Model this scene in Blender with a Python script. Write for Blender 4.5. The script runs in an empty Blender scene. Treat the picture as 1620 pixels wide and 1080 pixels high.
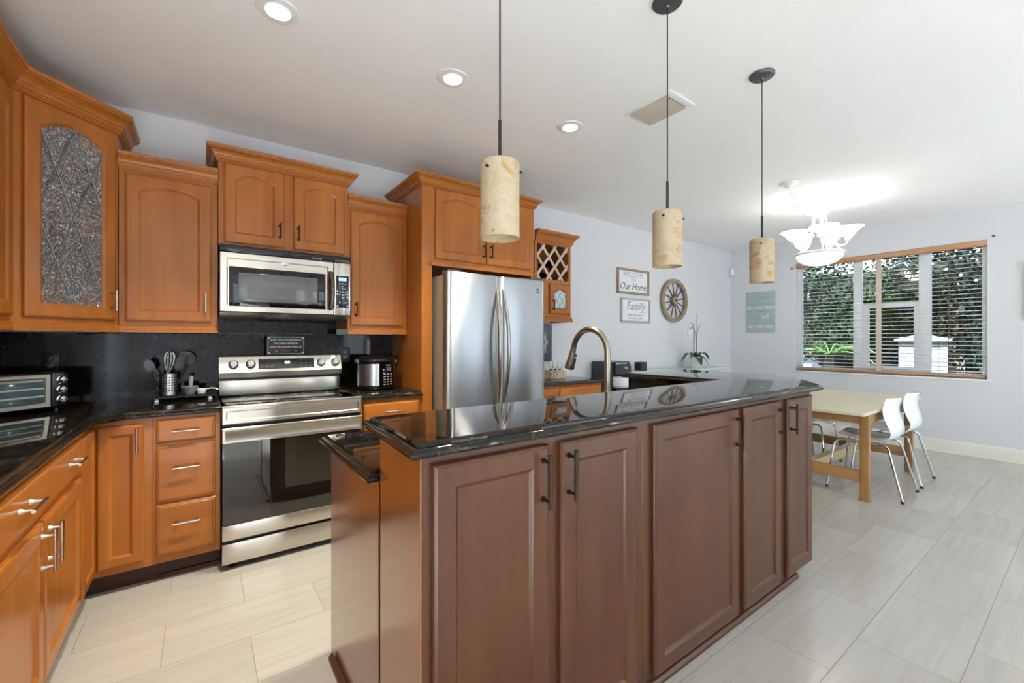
import bpy, bmesh, math, random
from mathutils import Matrix, Vector
random.seed(7)
PI = math.pi
SC = bpy.context.scene
COL = SC.collection

# ------------------------------------------------------------------ camera, sky, sun, exposure
cam_d = bpy.data.cameras.new('camera')
cam_d.sensor_width = 36.0
cam_d.lens = 678.0 / 1620.0 * 36.0
cam_d.shift_y = -2.0 / 1620.0
cam_d.clip_start = 0.05
cam = bpy.data.objects.new('camera', cam_d)
COL.objects.link(cam)
cam.location = (0, 0, 1.29)
cam.rotation_euler = (PI / 2, 0, -math.atan2(490, 678))
SC.camera = cam

W = bpy.data.worlds.new('sky')
SC.world = W
W.use_nodes = True
W.node_tree.nodes['Background'].inputs[0].default_value = (0.78, 0.89, 1.0, 1)
W.node_tree.nodes['Background'].inputs[1].default_value = 1.9

sun_d = bpy.data.lights.new('sun', 'SUN')
sun_d.energy = 38.0
sun_d.angle = 0.01
sun_d.color = (0.86, 0.94, 1.0)
sun = bpy.data.objects.new('sun', sun_d)
COL.objects.link(sun)
sun.rotation_euler = Vector((0.46, 0.40, -0.79)).to_track_quat('-Z', 'Y').to_euler()

def portal(loc, rot, sx, sy):
    d = bpy.data.lights.new('window_portal', 'AREA')
    d.shape = 'RECTANGLE'; d.size = sx; d.size_y = sy
    d.cycles.is_portal = True
    o = bpy.data.objects.new('window_portal', d)
    COL.objects.link(o); o.location = loc; o.rotation_euler = rot
BACK, XL = -3.2, -1.06
portal((XL - .14, -1.9, 1.2), (PI / 2, 0, -PI / 2), 2.0, 2.35)
portal((4.95, BACK + .02, 1.2), (PI / 2, 0, 0), 1.5, 2.3)
portal((2.95, BACK + .02, 1.2), (PI / 2, 0, 0), .6, 2.3)
portal((7.15, 1.68, 1.62), (PI / 2, 0, PI / 2), 1.85, 1.52)

SC.view_settings.view_transform = 'Standard'
SC.view_settings.look = 'None'
SC.view_settings.exposure = 1.1
SC.view_settings.gamma = 1.0
SC.view_settings.use_curve_mapping = False
SC.cycles.use_denoising = True
SC.cycles.max_bounces = 10
SC.cycles.diffuse_bounces = 6
SC.cycles.glossy_bounces = 5
SC.cycles.transmission_bounces = 8
SC.cycles.sample_clamp_indirect = 6.0
SC.cycles.caustics_reflective = False
SC.cycles.caustics_refractive = False

# ------------------------------------------------------------------ geometry helpers
class MB:
    def __init__(s):
        s.bm = bmesh.new()
    def quad(s, pts):
        return s.bm.faces.new([s.bm.verts.new(p) for p in pts])
    def box(s, x0, x1, y0, y1, z0, z1, bev=0, M=None, seg=2):
        b = s.bm
        v = [b.verts.new((x, y, z)) for z in (z0, z1) for y in (y0, y1) for x in (x0, x1)]
        f = [b.faces.new([v[i] for i in q]) for q in ((0, 2, 3, 1), (4, 5, 7, 6), (0, 1, 5, 4), (2, 6, 7, 3), (0, 4, 6, 2), (1, 3, 7, 5))]
        if bev > 0:
            es = list({e for q in f for e in q.edges})
            r = bmesh.ops.bevel(b, geom=es, offset=bev, segments=seg, affect='EDGES', profile=0.5)
            if M is not None:
                vs = {q for q in v if q.is_valid} | {q for q in r['verts']}
                bmesh.ops.transform(b, matrix=M, verts=list(vs))
        elif M is not None:
            bmesh.ops.transform(b, matrix=M, verts=v)
        return s
    def loops(s, loops, cap0=True, cap1=True, closed=True):
        b = s.bm
        L = [[b.verts.new(p) for p in lp] for lp in loops]
        n = len(L[0])
        for a, c in zip(L[:-1], L[1:]):
            for i in range(n if closed else n - 1):
                j = (i + 1) % n
                try: b.faces.new((a[i], a[j], c[j], c[i]))
                except ValueError: pass
        if cap0: b.faces.new(L[0][::-1])
        if cap1: b.faces.new(L[-1])
        return s
    def prism(s, poly, z0, z1):
        return s.loops([[(x, y, z0) for x, y in poly], [(x, y, z1) for x, y in poly]])
    def lathe(s, prof, c=(0, 0, 0), n=24, axis='z', M=None):
        lp = []
        for r, h in prof:
            ring = []
            for i in range(n):
                a = 2 * PI * i / n
                p = (r * math.cos(a), r * math.sin(a), h)
                if axis == 'y': p = (p[0], -p[2], p[1])
                if axis == 'x': p = (p[2], p[0], p[1])
                ring.append((p[0] + c[0], p[1] + c[1], p[2] + c[2]))
            lp.append(ring)
        if M is not None: lp = [[tuple(M @ Vector(p)) for p in r] for r in lp]
        return s.loops(lp)
    def tube(s, pts, r, n=10, cap=True, flat=None):
        pts = [Vector(p) for p in pts]
        R = r if isinstance(r, (list, tuple)) else [r] * len(pts)
        t0 = (pts[1] - pts[0]).normalized()
        up = Vector((0, 0, 1)) if abs(t0.z) < 0.9 else Vector((1, 0, 0))
        u = t0.cross(up).normalized()
        lp = []
        for i, p in enumerate(pts):
            if i == 0: t = pts[1] - pts[0]
            elif i == len(pts) - 1: t = pts[-1] - pts[-2]
            else: t = (pts[i + 1] - p).normalized() + (p - pts[i - 1]).normalized()
            t = t.normalized() if t.length > 1e-9 else t0
            u = (u - t * u.dot(t)).normalized()
            w = t.cross(u)
            fl = 1 if flat is None else flat
            lp.append([tuple(p + (u * math.cos(a) + w * fl * math.sin(a)) * R[i]) for a in [2 * PI * k / n for k in range(n)]])
        return s.loops(lp, cap, cap)
    def build(s, name, mat, parent=None, loc=(0, 0, 0), rz=0, rx=0, ry=0, angle=30):
        bmesh.ops.recalc_face_normals(s.bm, faces=s.bm.faces)
        me = bpy.data.meshes.new(name)
        s.bm.to_mesh(me); s.bm.free()
        me.polygons.foreach_set('use_smooth', [True] * len(me.polygons))
        me.set_sharp_from_angle(angle=math.radians(angle))
        me.materials.append(mat)
        o = bpy.data.objects.new(name, me)
        COL.objects.link(o)
        o.location = loc; o.rotation_euler = (rx, ry, rz)
        if parent: o.parent = parent
        return o

def bx(*a, **k): return MB().box(*a, **k)

def thing(name, label, cat, loc=(0, 0, 0), rz=0, group=None, kind=None):
    o = bpy.data.objects.new(name, None)
    o.empty_display_size = 0.05
    COL.objects.link(o); o.location = loc; o.rotation_euler = (0, 0, rz)
    return tag(o, label, cat, group, kind)
def tag(o, label, cat, group=None, kind=None):
    o['label'] = label; o['category'] = cat
    if group: o['group'] = group
    if kind: o['kind'] = kind
    return o
def struct(name, mb, mat, label=None, cat=None):
    o = mb.build(name, mat); o['kind'] = 'structure'
    if label: o['label'] = label
    if cat: o['category'] = cat
    return o
def dup(root, loc, rz, label, group=None):
    r = root.copy(); COL.objects.link(r); r.location = loc; r.rotation_euler = (0, 0, rz)
    r['label'] = label
    if group: r['group'] = group
    for ch in list(root.children):
        c = ch.copy(); COL.objects.link(c); c.parent = r
        for g in list(ch.children):
            d = g.copy(); COL.objects.link(d); d.parent = c
    return r

def text_mesh(name, body, size, mat, parent, loc, rot, shear=0, align='CENTER', ext=0.0006, off=0.0, sx=1.0):
    cu = bpy.data.curves.new(name, 'FONT')
    cu.body = body; cu.size = size; cu.shear = shear; cu.align_x = align; cu.align_y = 'CENTER'
    cu.extrude = ext; cu.offset = off; cu.resolution_u = 2
    t = bpy.data.objects.new('tmp_text', cu)
    COL.objects.link(t)
    bpy.context.view_layer.update()
    me = bpy.data.meshes.new_from_object(t.evaluated_get(bpy.context.evaluated_depsgraph_get()))
    bpy.data.objects.remove(t); bpy.data.curves.remove(cu)
    me.name = name
    me.materials.clear(); me.materials.append(mat)
    o = bpy.data.objects.new(name, me)
    COL.objects.link(o); o.location = loc; o.rotation_euler = rot; o.scale = (sx, 1, 1)
    if parent: o.parent = parent
    return o
FRONT = (PI / 2, 0, 0)          # text that faces -Y

def offset_poly(poly, d, closed=True):
    """offset to the left of travel by d (inwards for counter-clockwise polygons)"""
    n = len(poly); out = []
    for i in range(n):
        p = Vector(poly[i])
        if closed or 0 < i < n - 1:
            a = (p - Vector(poly[i - 1])).normalized(); b = (Vector(poly[(i + 1) % n]) - p).normalized()
        elif i == 0:
            a = b = (Vector(poly[1]) - p).normalized()
        else:
            a = b = (p - Vector(poly[i - 1])).normalized()
        na, nb = Vector((-a.y, a.x)), Vector((-b.y, b.x))
        m = na + nb
        m = m / max(m.dot(na), 1e-6) if m.length > 1e-6 else na
        q = p + m * d
        out.append((q.x, q.y))
    return out

OGEE = [(.014, 0), (.004, .002), (0, .009), (.0005, .015), (.005, .0205), (.012, .0235), (.019, .0245), (.0205, .030), (.026, .0345), (.034, .0355)]
def offset_edges(poly, ds):
    n = len(poly); out = []
    for i in range(n):
        p = Vector(poly[i]); a = (p - Vector(poly[i - 1])).normalized(); b = (Vector(poly[(i + 1) % n]) - p).normalized()
        na, nb = Vector((-a.y, a.x)), Vector((-b.y, b.x)); da, db = ds[i - 1], ds[i]
        det = na.x * nb.y - na.y * nb.x
        if abs(det) < 1e-5: q = p + na * da
        else: q = p + Vector(((da * nb.y - db * na.y) / det, (na.x * db - nb.x * da) / det))
        out.append((q.x, q.y))
    return out
def slab(poly, ztop, prof=OGEE, th=.0355, flat=()):
    """stone slab with a moulded edge; the edges listed in flat stay square (against a wall)"""
    k = th / .0355
    return MB().loops([[(x, y, ztop - th + z * k) for x, y in offset_edges(poly, [0 if j in flat else i for j in range(len(poly))])] for i, z in prof])

CROWN = [(0, 0), (.006, 0), (.009, .004), (.009, .008), (.013, .009), (.014, .016), (.019, .018), (.020, .034), (.024, .036), (.027, .046), (.036, .060), (.048, .069), (.051, .070), (.052, .076), (.058, .078), (.061, .084), (.061, .095), (0, .095)]
def sweep(path, prof, z0, k=1.0, kz=None):
    """moulding along an open path; profile projects to the right of travel"""
    kz = k if kz is None else kz
    ring = [offset_poly(path, -o * k, closed=False) for o, z in prof]
    lp = [[(ring[j][i][0], ring[j][i][1], z0 + prof[j][1] * kz) for j in range(len(prof))] for i in range(len(path))]
    return MB().loops(lp)

# ------------------------------------------------------------------ materials
def s2l(c): return tuple(((v / 255) / 12.92 if v / 255 <= .04045 else ((v / 255 + .055) / 1.055) ** 2.4) for v in c)
def new_mat(name):
    m = bpy.data.materials.new(name); m.use_nodes = True
    nt = m.node_tree
    return m, nt, nt.nodes['Principled BSDF']
def N(nt, typ, **kw):
    n = nt.nodes.new(typ)
    for k, v in kw.items():
        if k in n.inputs: n.inputs[k].default_value = v
        else: setattr(n, k, v)
    return n
def plain(name, rgb, rough=.5, metal=0, spec=.5, emit=0, coat=0, var=0.04):
    m, nt, p = new_mat(name)
    c = s2l(rgb)
    p.inputs['Roughness'].default_value = rough
    p.inputs['Metallic'].default_value = metal
    p.inputs['Specular IOR Level'].default_value = spec
    p.inputs['Coat Weight'].default_value = coat
    tc = N(nt, 'ShaderNodeTexCoord')
    ns = N(nt, 'ShaderNodeTexNoise', Scale=9.0, Detail=3.0)
    nt.links.new(tc.outputs['Object'], ns.inputs['Vector'])
    r = N(nt, 'ShaderNodeValToRGB')
    r.color_ramp.elements[0].position = .3; r.color_ramp.elements[1].position = .7
    r.color_ramp.elements[0].color = (*[v * (1 - var) for v in c], 1)
    r.color_ramp.elements[1].color = (*[min(1, v * (1 + var)) for v in c], 1)
    nt.links.new(ns.outputs['Fac'], r.inputs[0])
    nt.links.new(r.outputs[0], p.inputs['Base Color'])
    if emit:
        p.inputs['Emission Color'].default_value = (*c, 1)
        p.inputs['Emission Strength'].default_value = emit
    return m
def wood(name, c1, c2, horiz=None, rough=.3, scale=1.0, spec=.5, streak=.5, coat=0):
    m, nt, p = new_mat(name)
    tc = N(nt, 'ShaderNodeTexCoord'); oi = N(nt, 'ShaderNodeObjectInfo')
    mp = N(nt, 'ShaderNodeMapping')
    sc = {'x': (1.2, 14, 14), 'y': (14, 1.2, 14), None: (14, 14, 1.2)}[horiz]
    mp.inputs['Scale'].default_value = [v * scale for v in sc]
    ad = N(nt, 'ShaderNodeVectorMath', operation='ADD')
    mu = N(nt, 'ShaderNodeMath', operation='MULTIPLY'); mu.inputs[1].default_value = 37.0
    nt.links.new(oi.outputs['Random'], mu.inputs[0])
    nt.links.new(tc.outputs['Object'], mp.inputs['Vector'])
    nt.links.new(mp.outputs[0], ad.inputs[0]); nt.links.new(mu.outputs[0], ad.inputs[1])
    n1 = N(nt, 'ShaderNodeTexNoise', Scale=1.0, Detail=5.0, Distortion=.4)
    n2 = N(nt, 'ShaderNodeTexNoise', Scale=2.2, Detail=2.0)
    nt.links.new(ad.outputs[0], n1.inputs['Vector'])
    nt.links.new(tc.outputs['Object'], n2.inputs['Vector'])
    mx = N(nt, 'ShaderNodeMix', data_type='FLOAT'); mx.inputs[0].default_value = 1 - streak
    nt.links.new(n1.outputs['Fac'], mx.inputs[2]); nt.links.new(n2.outputs['Fac'], mx.inputs[3])
    r = N(nt, 'ShaderNodeValToRGB')
    r.color_ramp.elements[0].position = .28; r.color_ramp.elements[1].position = .74
    r.color_ramp.elements[0].color = (*s2l(c1), 1); r.color_ramp.elements[1].color = (*s2l(c2), 1)
    nt.links.new(mx.outputs[0], r.inputs[0]); nt.links.new(r.outputs[0], p.inputs['Base Color'])
    p.inputs['Roughness'].default_value = rough
    p.inputs['Specular IOR Level'].default_value = spec
    p.inputs['Coat Weight'].default_value = coat; p.inputs['Coat Roughness'].default_value = .16; p.inputs['Coat IOR'].default_value = 1.6
    return m
def granite(name, rough=.04, gold=1.0, scale=1.0, spec=.5):
    m, nt, p = new_mat(name)
    tc = N(nt, 'ShaderNodeTexCoord')
    gm = N(nt, 'ShaderNodeNewGeometry')
    n1 = N(nt, 'ShaderNodeTexNoise', Scale=30.0 * scale, Detail=6.0, Distortion=1.0)
    n2 = N(nt, 'ShaderNodeTexNoise', Scale=70.0 * scale, Detail=3.0, Distortion=.6)
    v = N(nt, 'ShaderNodeTexVoronoi', Scale=34.0 * scale)
    for q in (n1, n2, v): nt.links.new(gm.outputs['Position'], q.inputs['Vector'])
    r1 = N(nt, 'ShaderNodeValToRGB')
    e = r1.color_ramp.elements
    e[0].position = .42; e[0].color = (.007, .007, .0075, 1)
    e[1].position = .72; e[1].color = (.055 * gold, .036 * gold, .016 * gold, 1)
    x = e.new(.56); x.color = (.012 * gold + .003, .009 * gold + .003, .006 * gold + .003, 1)
    r2 = N(nt, 'ShaderNodeValToRGB')
    r2.color_ramp.elements[0].position = .64; r2.color_ramp.elements[0].color = (0, 0, 0, 1)
    r2.color_ramp.elements[1].position = .80; r2.color_ramp.elements[1].color = (.10 * gold, .08 * gold, .045 * gold, 1)
    r3 = N(nt, 'ShaderNodeValToRGB')
    r3.color_ramp.elements[0].position = 0; r3.color_ramp.elements[0].color = (.05, .055, .055, 1)
    r3.color_ramp.elements[1].position = .10; r3.color_ramp.elements[1].color = (0, 0, 0, 1)
    nt.links.new(n1.outputs['Fac'], r1.inputs[0]); nt.links.new(n2.outputs['Fac'], r2.inputs[0]); nt.links.new(v.outputs['Distance'], r3.inputs[0])
    a = N(nt, 'ShaderNodeMix', data_type='RGBA', blend_type='ADD'); a.inputs[0].default_value = 1
    b = N(nt, 'ShaderNodeMix', data_type='RGBA', blend_type='ADD'); b.inputs[0].default_value = 1
    nt.links.new(r1.outputs[0], a.inputs[6]); nt.links.new(r2.outputs[0], a.inputs[7])
    nt.links.new(a.outputs[2], b.inputs[6]); nt.links.new(r3.outputs[0], b.inputs[7])
    nt.links.new(b.outputs[2], p.inputs['Base Color'])
    p.inputs['Roughness'].default_value = rough
    p.inputs['Specular IOR Level'].default_value = spec
    return m
def steel(name, rgb, rough=.26, axis='x', amt=.04, aniso=.85):
    m, nt, p = new_mat(name)
    tc = N(nt, 'ShaderNodeTexCoord'); mp = N(nt, 'ShaderNodeMapping')
    mp.inputs['Scale'].default_value = {'x': (2, 300, 300), 'z': (300, 300, 2)}[axis]
    ns = N(nt, 'ShaderNodeTexNoise', Scale=1.0, Detail=2.0)
    nt.links.new(tc.outputs['Object'], mp.inputs['Vector']); nt.links.new(mp.outputs[0], ns.inputs['Vector'])
    mr = N(nt, 'ShaderNodeMapRange')
    mr.inputs['To Min'].default_value = rough - amt / 2; mr.inputs['To Max'].default_value = rough + amt / 2
    nt.links.new(ns.outputs['Fac'], mr.inputs['Value']); nt.links.new(mr.outputs[0], p.inputs['Roughness'])
    p.inputs['Base Color'].default_value = (*s2l(rgb), 1)
    p.inputs['Metallic'].default_value = 1
    p.inputs['Anisotropic'].default_value = aniso
    tg = N(nt, 'ShaderNodeCombineXYZ'); tg.inputs[2].default_value = 1.0
    nt.links.new(tg.outputs[0], p.inputs['Tangent'])
    return m
def glass(name, rgb=(255, 255, 255), rough=0.0, bump=0, bscale=60, ior=1.45):
    m, nt, p = new_mat(name)
    p.inputs['Base Color'].default_value = (*s2l(rgb), 1)
    p.inputs['Transmission Weight'].default_value = 1
    p.inputs['Roughness'].default_value = rough
    p.inputs['IOR'].default_value = ior
    if bump:
        tc = N(nt, 'ShaderNodeTexCoord')
        ns = N(nt, 'ShaderNodeTexNoise', Scale=bscale, Detail=1.5, Distortion=2.5)
        b = N(nt, 'ShaderNodeBump', Strength=bump, Distance=.04)
        nt.links.new(tc.outputs['Object'], ns.inputs['Vector'])
        nt.links.new(ns.outputs['Fac'], b.inputs['Height']); nt.links.new(b.outputs[0], p.inputs['Normal'])
    return m
def window_glass(name):
    m = bpy.data.materials.new(name); m.use_nodes = True
    nt = m.node_tree; nt.nodes.clear()
    o = N(nt, 'ShaderNodeOutputMaterial'); t = N(nt, 'ShaderNodeBsdfTransparent'); g = N(nt, 'ShaderNodeBsdfGlossy')
    g.inputs['Roughness'].default_value = 0.0
    f = N(nt, 'ShaderNodeFresnel'); f.inputs[0].default_value = 1.45
    mx = N(nt, 'ShaderNodeMixShader')
    nt.links.new(f.outputs[0], mx.inputs[0]); nt.links.new(t.outputs[0], mx.inputs[1]); nt.links.new(g.outputs[0], mx.inputs[2])
    nt.links.new(mx.outputs[0], o.inputs[0])
    return m

M_wall = plain('wall_paint', (220, 221, 225), .6, spec=.25, var=.006)
M_ceil = plain('ceiling_paint', (246, 246, 246), .75, spec=.2, var=.006)
M_trim = plain('trim_paint', (232, 229, 218), .4, var=.01)
M_white = plain('white_paint', (238, 239, 240), .4, var=.01)
M_wood = wood('stained_maple', (155, 87, 31), (187, 117, 48), None, .27, coat=.1, spec=.32)
M_woodx = wood('stained_maple_rail', (155, 87, 31), (187, 117, 48), 'x', .27, coat=.1, spec=.32)
M_isl = wood('shade_toned_maple', (68, 38, 21), (94, 56, 33), None, .3, coat=.05, spec=.35)  # same maple as the perimeter; the island's shade is put into this colour
M_islx = wood('shade_toned_maple_rail', (68, 38, 21), (94, 56, 33), 'x', .3, coat=.05, spec=.35)  # horizontal grain, with the same shade in the colour
M_endp = wood('shade_toned_end_panel', (118, 66, 26), (146, 86, 38), None, .22, coat=1.0)  # perimeter maple in a darker copy, shade put into the colour
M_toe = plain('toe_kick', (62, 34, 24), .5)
M_inner = wood('cabinet_interior', (196, 160, 112), (214, 180, 134), 'x', .45)
M_gran = granite('dark_granite', .04, .8, 1.0, .38)
M_splash = granite('backsplash_granite', .06, .3, .8, .28)
M_steel = steel('brushed_steel', (206, 200, 190), .24)
M_steelv = steel('brushed_steel_upright', (192, 197, 203), .32, 'z', .02, .95)
M_nickel = plain('nickel', (205, 196, 184), .2, 1)
M_bronze = plain('dark_bronze', (62, 52, 46), .35, .8)
M_faucet = steel('brushed_nickel', (170, 158, 138), .24, 'z', aniso=0)
M_chrome = plain('chrome', (210, 212, 214), .08, 1)
M_black = plain('black_plastic', (18, 18, 20), .3)
M_blackg = plain('black_glass', (8, 8, 10), .03)
M_mirrorglass = plain('oven_glass', (26, 22, 18), .02, spec=1.0)
M_gray = plain('grey_plastic', (110, 112, 116), .4)
M_dark = plain('charcoal_grey', (52, 54, 58), .45)
M_wplast = plain('white_plastic', (236, 238, 240), .25)
M_print = plain('white_print', (214, 216, 218), .5)
M_cooktop = plain('cooktop_glass', (6, 6, 7), .04, spec=.7)
M_lens = plain('lamp_lens', (255, 244, 228), .4, emit=9)
M_shade_lit = plain('lit_glass_shade', (255, 252, 246), .4, emit=.95)
M_text_wood = glass('textured_glass', (236, 240, 242), .12, 1.0, 46)
M_text_wood.node_tree.nodes['Principled BSDF'].inputs['Transmission Weight'].default_value = .3
M_text_wood.node_tree.nodes['Principled BSDF'].inputs['Metallic'].default_value = .7
M_clear = glass('clear_glass')
M_pane = window_glass('window_pane')
M_lead = plain('lead_came', (120, 122, 122), .3, .8)
M_pine = wood('pale_pine', (206, 178, 128), (226, 202, 156), 'x', .35)
M_pinev = wood('knotty_pine', (150, 108, 60), (190, 146, 92), None, .4)
M_piney = wood('knotty_pine_rail', (150, 108, 60), (190, 146, 92), 'y', .4)
M_tabletop = wood('pale_birch_top', (214, 200, 168), (232, 220, 190), 'x', .28)
M_old = wood('weathered_wood', (132, 112, 90), (172, 152, 128), 'x', .7)
M_valance = wood('blind_valance_wood', (176, 126, 84), (204, 156, 112), 'y', .4)
M_mint = plain('mint_paint', (214, 228, 222), .3)
M_leaf = plain('leaf_green', (52, 92, 44), .35, var=.25)
# alabaster pendants
def alabaster(name):
    m, nt, p = new_mat(name)
    nt.nodes.remove(p)
    out = nt.nodes['Material Output']
    tc = N(nt, 'ShaderNodeTexCoord'); oi = N(nt, 'ShaderNodeObjectInfo')
    mu = N(nt, 'ShaderNodeMath', operation='MULTIPLY'); mu.inputs[1].default_value = 19.0
    ad = N(nt, 'ShaderNodeVectorMath', operation='ADD')
    nt.links.new(oi.outputs['Random'], mu.inputs[0]); nt.links.new(tc.outputs['Object'], ad.inputs[0]); nt.links.new(mu.outputs[0], ad.inputs[1])
    n1 = N(nt, 'ShaderNodeTexNoise', Scale=11.0, Detail=4.0, Distortion=1.6)
    n2 = N(nt, 'ShaderNodeTexNoise', Scale=34.0, Detail=3.0)
    nt.links.new(ad.outputs[0], n1.inputs['Vector']); nt.links.new(ad.outputs[0], n2.inputs['Vector'])
    r = N(nt, 'ShaderNodeValToRGB')
    e = r.color_ramp.elements
    e[0].position = .32; e[0].color = (*s2l((204, 184, 146)), 1)
    e[1].position = .70; e[1].color = (*s2l((196, 150, 92)), 1)
    x = e.new(.48); x.color = (*s2l((212, 198, 170)), 1)
    r2 = N(nt, 'ShaderNodeValToRGB')
    r2.color_ramp.elements[0].position = .68; r2.color_ramp.elements[0].color = (1, 1, 1, 1)
    r2.color_ramp.elements[1].position = .80; r2.color_ramp.elements[1].color = (.55, .5, .45, 1)
    mx = N(nt, 'ShaderNodeMix', data_type='RGBA', blend_type='MULTIPLY'); mx.inputs[0].default_value = 1
    nt.links.new(n1.outputs['Fac'], r.inputs[0]); nt.links.new(n2.outputs['Fac'], r2.inputs[0])
    nt.links.new(r.outputs[0], mx.inputs[6]); nt.links.new(r2.outputs[0], mx.inputs[7])
    d = N(nt, 'ShaderNodeBsdfDiffuse'); t = N(nt, 'ShaderNodeBsdfTranslucent'); g = N(nt, 'ShaderNodeBsdfGlossy'); g.inputs['Roughness'].default_value = .35
    ms = N(nt, 'ShaderNodeMixShader'); ms.inputs[0].default_value = .35
    mg = N(nt, 'ShaderNodeMixShader'); mg.inputs[0].default_value = .04
    nt.links.new(mx.outputs[2], d.inputs[0]); nt.links.new(mx.outputs[2], t.inputs[0])
    nt.links.new(d.outputs[0], ms.inputs[1]); nt.links.new(t.outputs[0], ms.inputs[2])
    nt.links.new(ms.outputs[0], mg.inputs[1]); nt.links.new(g.outputs[0], mg.inputs[2])
    nt.links.new(mg.outputs[0], out.inputs[0])
    return m
M_alab = alabaster('alabaster')

def floor_material():
    m, nt, p = new_mat('vein_cut_tile')
    gm = N(nt, 'ShaderNodeNewGeometry')
    mp = N(nt, 'ShaderNodeMapping'); mp.inputs['Location'].default_value = (.134, -.01, 0)
    nt.links.new(gm.outputs['Position'], mp.inputs['Vector'])
    br = N(nt, 'ShaderNodeTexBrick')
    br.offset = .5; br.offset_frequency = 2
    for k, v in (('Scale', 1.0), ('Mortar Size', .0016), ('Mortar Smooth', .1), ('Bias', 0.0), ('Brick Width', .608), ('Row Height', .31)): br.inputs[k].default_value = v
    br.inputs['Color1'].default_value = (*s2l((194, 190, 182)), 1)
    br.inputs['Color2'].default_value = (*s2l((185, 181, 173)), 1)
    br.inputs['Mortar'].default_value = (*s2l((150, 140, 128)), 1)
    nt.links.new(mp.outputs[0], br.inputs['Vector'])
    # streaks along the tile, shifted from tile to tile by the tile tone
    m2 = N(nt, 'ShaderNodeMapping'); m2.inputs['Scale'].default_value = (1.6, 26, 1)
    nt.links.new(gm.outputs['Position'], m2.inputs['Vector'])
    ad = N(nt, 'ShaderNodeVectorMath', operation='MULTIPLY_ADD')
    ad.inputs[1].default_value = (400, 400, 400)
    nt.links.new(br.outputs['Color'], ad.inputs[0]); nt.links.new(m2.outputs[0], ad.inputs[2])
    ns = N(nt, 'ShaderNodeTexNoise', Scale=1.0, Detail=4.0, Distortion=.8)
    nt.links.new(ad.outputs[0], ns.inputs['Vector'])
    r = N(nt, 'ShaderNodeValToRGB')
    r.color_ramp.elements[0].position = .30; r.color_ramp.elements[0].color = (.91, .90, .89, 1)
    r.color_ramp.elements[1].position = .62; r.color_ramp.elements[1].color = (1, 1, 1, 1)
    nt.links.new(ns.outputs['Fac'], r.inputs[0])
    mx = N(nt, 'ShaderNodeMix', data_type='RGBA', blend_type='MULTIPLY'); mx.inputs[0].default_value = 1
    nt.links.new(br.outputs['Color'], mx.inputs[6]); nt.links.new(r.outputs[0], mx.inputs[7])
    nt.links.new(mx.outputs[2], p.inputs['Base Color'])
    mr = N(nt, 'ShaderNodeMapRange'); mr.inputs['To Min'].default_value = .22; mr.inputs['To Max'].default_value = .6
    nt.links.new(br.outputs['Fac'], mr.inputs['Value']); nt.links.new(mr.outputs[0], p.inputs['Roughness'])
    b = N(nt, 'ShaderNodeBump', Strength=.3, Distance=.002); b.invert = True
    nt.links.new(br.outputs['Fac'], b.inputs['Height']); nt.links.new(b.outputs[0], p.inputs['Normal'])
    return m
M_floor = floor_material()

# ------------------------------------------------------------------ the room
XR, YW, H = 6.93, 3.55, 2.73
struct('floor', bx(XL - .15, XR + .15, BACK - .15, YW + .15, -.1, 0), M_floor)
struct('ceiling', bx(XL - .15, XR + .15, BACK - .15, YW + .15, H, H + .2), M_ceil)
struct('wall_stove', bx(XL - .15, XR + .15, YW, YW + .15, 0, H), M_wall)
w = MB(); w.box(XL - .15, XL, -.9, YW, 0, H); w.box(XL - .15, XL, BACK, -2.9, 0, H); w.box(XL - .15, XL, -2.9, -.9, 2.4, H)
struct('wall_left', w, M_wall)
WY0, WY1, WZ0, WZ1 = .752, 2.606, .862, 2.385
w = MB()
w.box(XR, XR + .15, BACK, WY0, 0, H); w.box(XR, XR + .15, WY1, YW, 0, H)
w.box(XR, XR + .15, WY0, WY1, 0, WZ0); w.box(XR, XR + .15, WY0, WY1, WZ1, H)
struct('wall_window', w, M_wall)
w = MB()
w.box(XL, 2.65, BACK - .15, BACK, 0, H); w.box(3.25, 4.2, BACK - .15, BACK, 0, H)
w.box(5.7, XR, BACK - .15, BACK, 0, H); w.box(2.65, 3.25, BACK - .15, BACK, 2.35, H); w.box(4.2, 5.7, BACK - .15, BACK, 2.35, H)
struct('wall_back', w, M_wall)
BB = [(0, 0), (.016, 0), (.016, .12), (.012, .135), (.006, .148), (0, .148)]
struct('baseboard_window', sweep([(XR, YW), (XR, BACK)], BB, 0), M_trim)
struct('baseboard_stove', sweep([(4.05, YW), (XR, YW)], BB, 0), M_trim)

# window: white frame, two mullions, sash rail, panes
fr = MB()
x0, x1 = XR + .07, XR + .13
fr.box(x0, x1, WY0, WY0 + .045, WZ0, WZ1); fr.box(x0, x1, WY1 - .045, WY1, WZ0, WZ1)
fr.box(x0, x1, WY0 + .045, WY1 - .045, WZ0, WZ0 + .05); fr.box(x0, x1, WY0 + .045, WY1 - .045, WZ1 - .05, WZ1)
wf = struct('window_1', fr, M_white, 'white window frame behind the open blinds', 'window')
f = MB()
f.box(x0 - .01, x1, 1.21, 1.315, WZ0 + .05, WZ1 - .05, .004); f.box(x0 - .01, x1, 1.867, 1.955, WZ0 + .05, WZ1 - .05, .004)
f.build('mullion', M_white, wf)
f = MB()
f.box(x0, x1, 1.315, 1.867, 1.70, 1.76, .004); f.box(x0, x1, 1.315, 1.36, WZ0 + .05, 1.70, .003); f.box(x0, x1, 1.80, 1.867, WZ0 + .05, 1.70, .003)
f.box(x0, x1, 1.36, 1.80, WZ0 + .05, WZ0 + .1, .003)
f.build('sash', M_white, wf)
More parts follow.
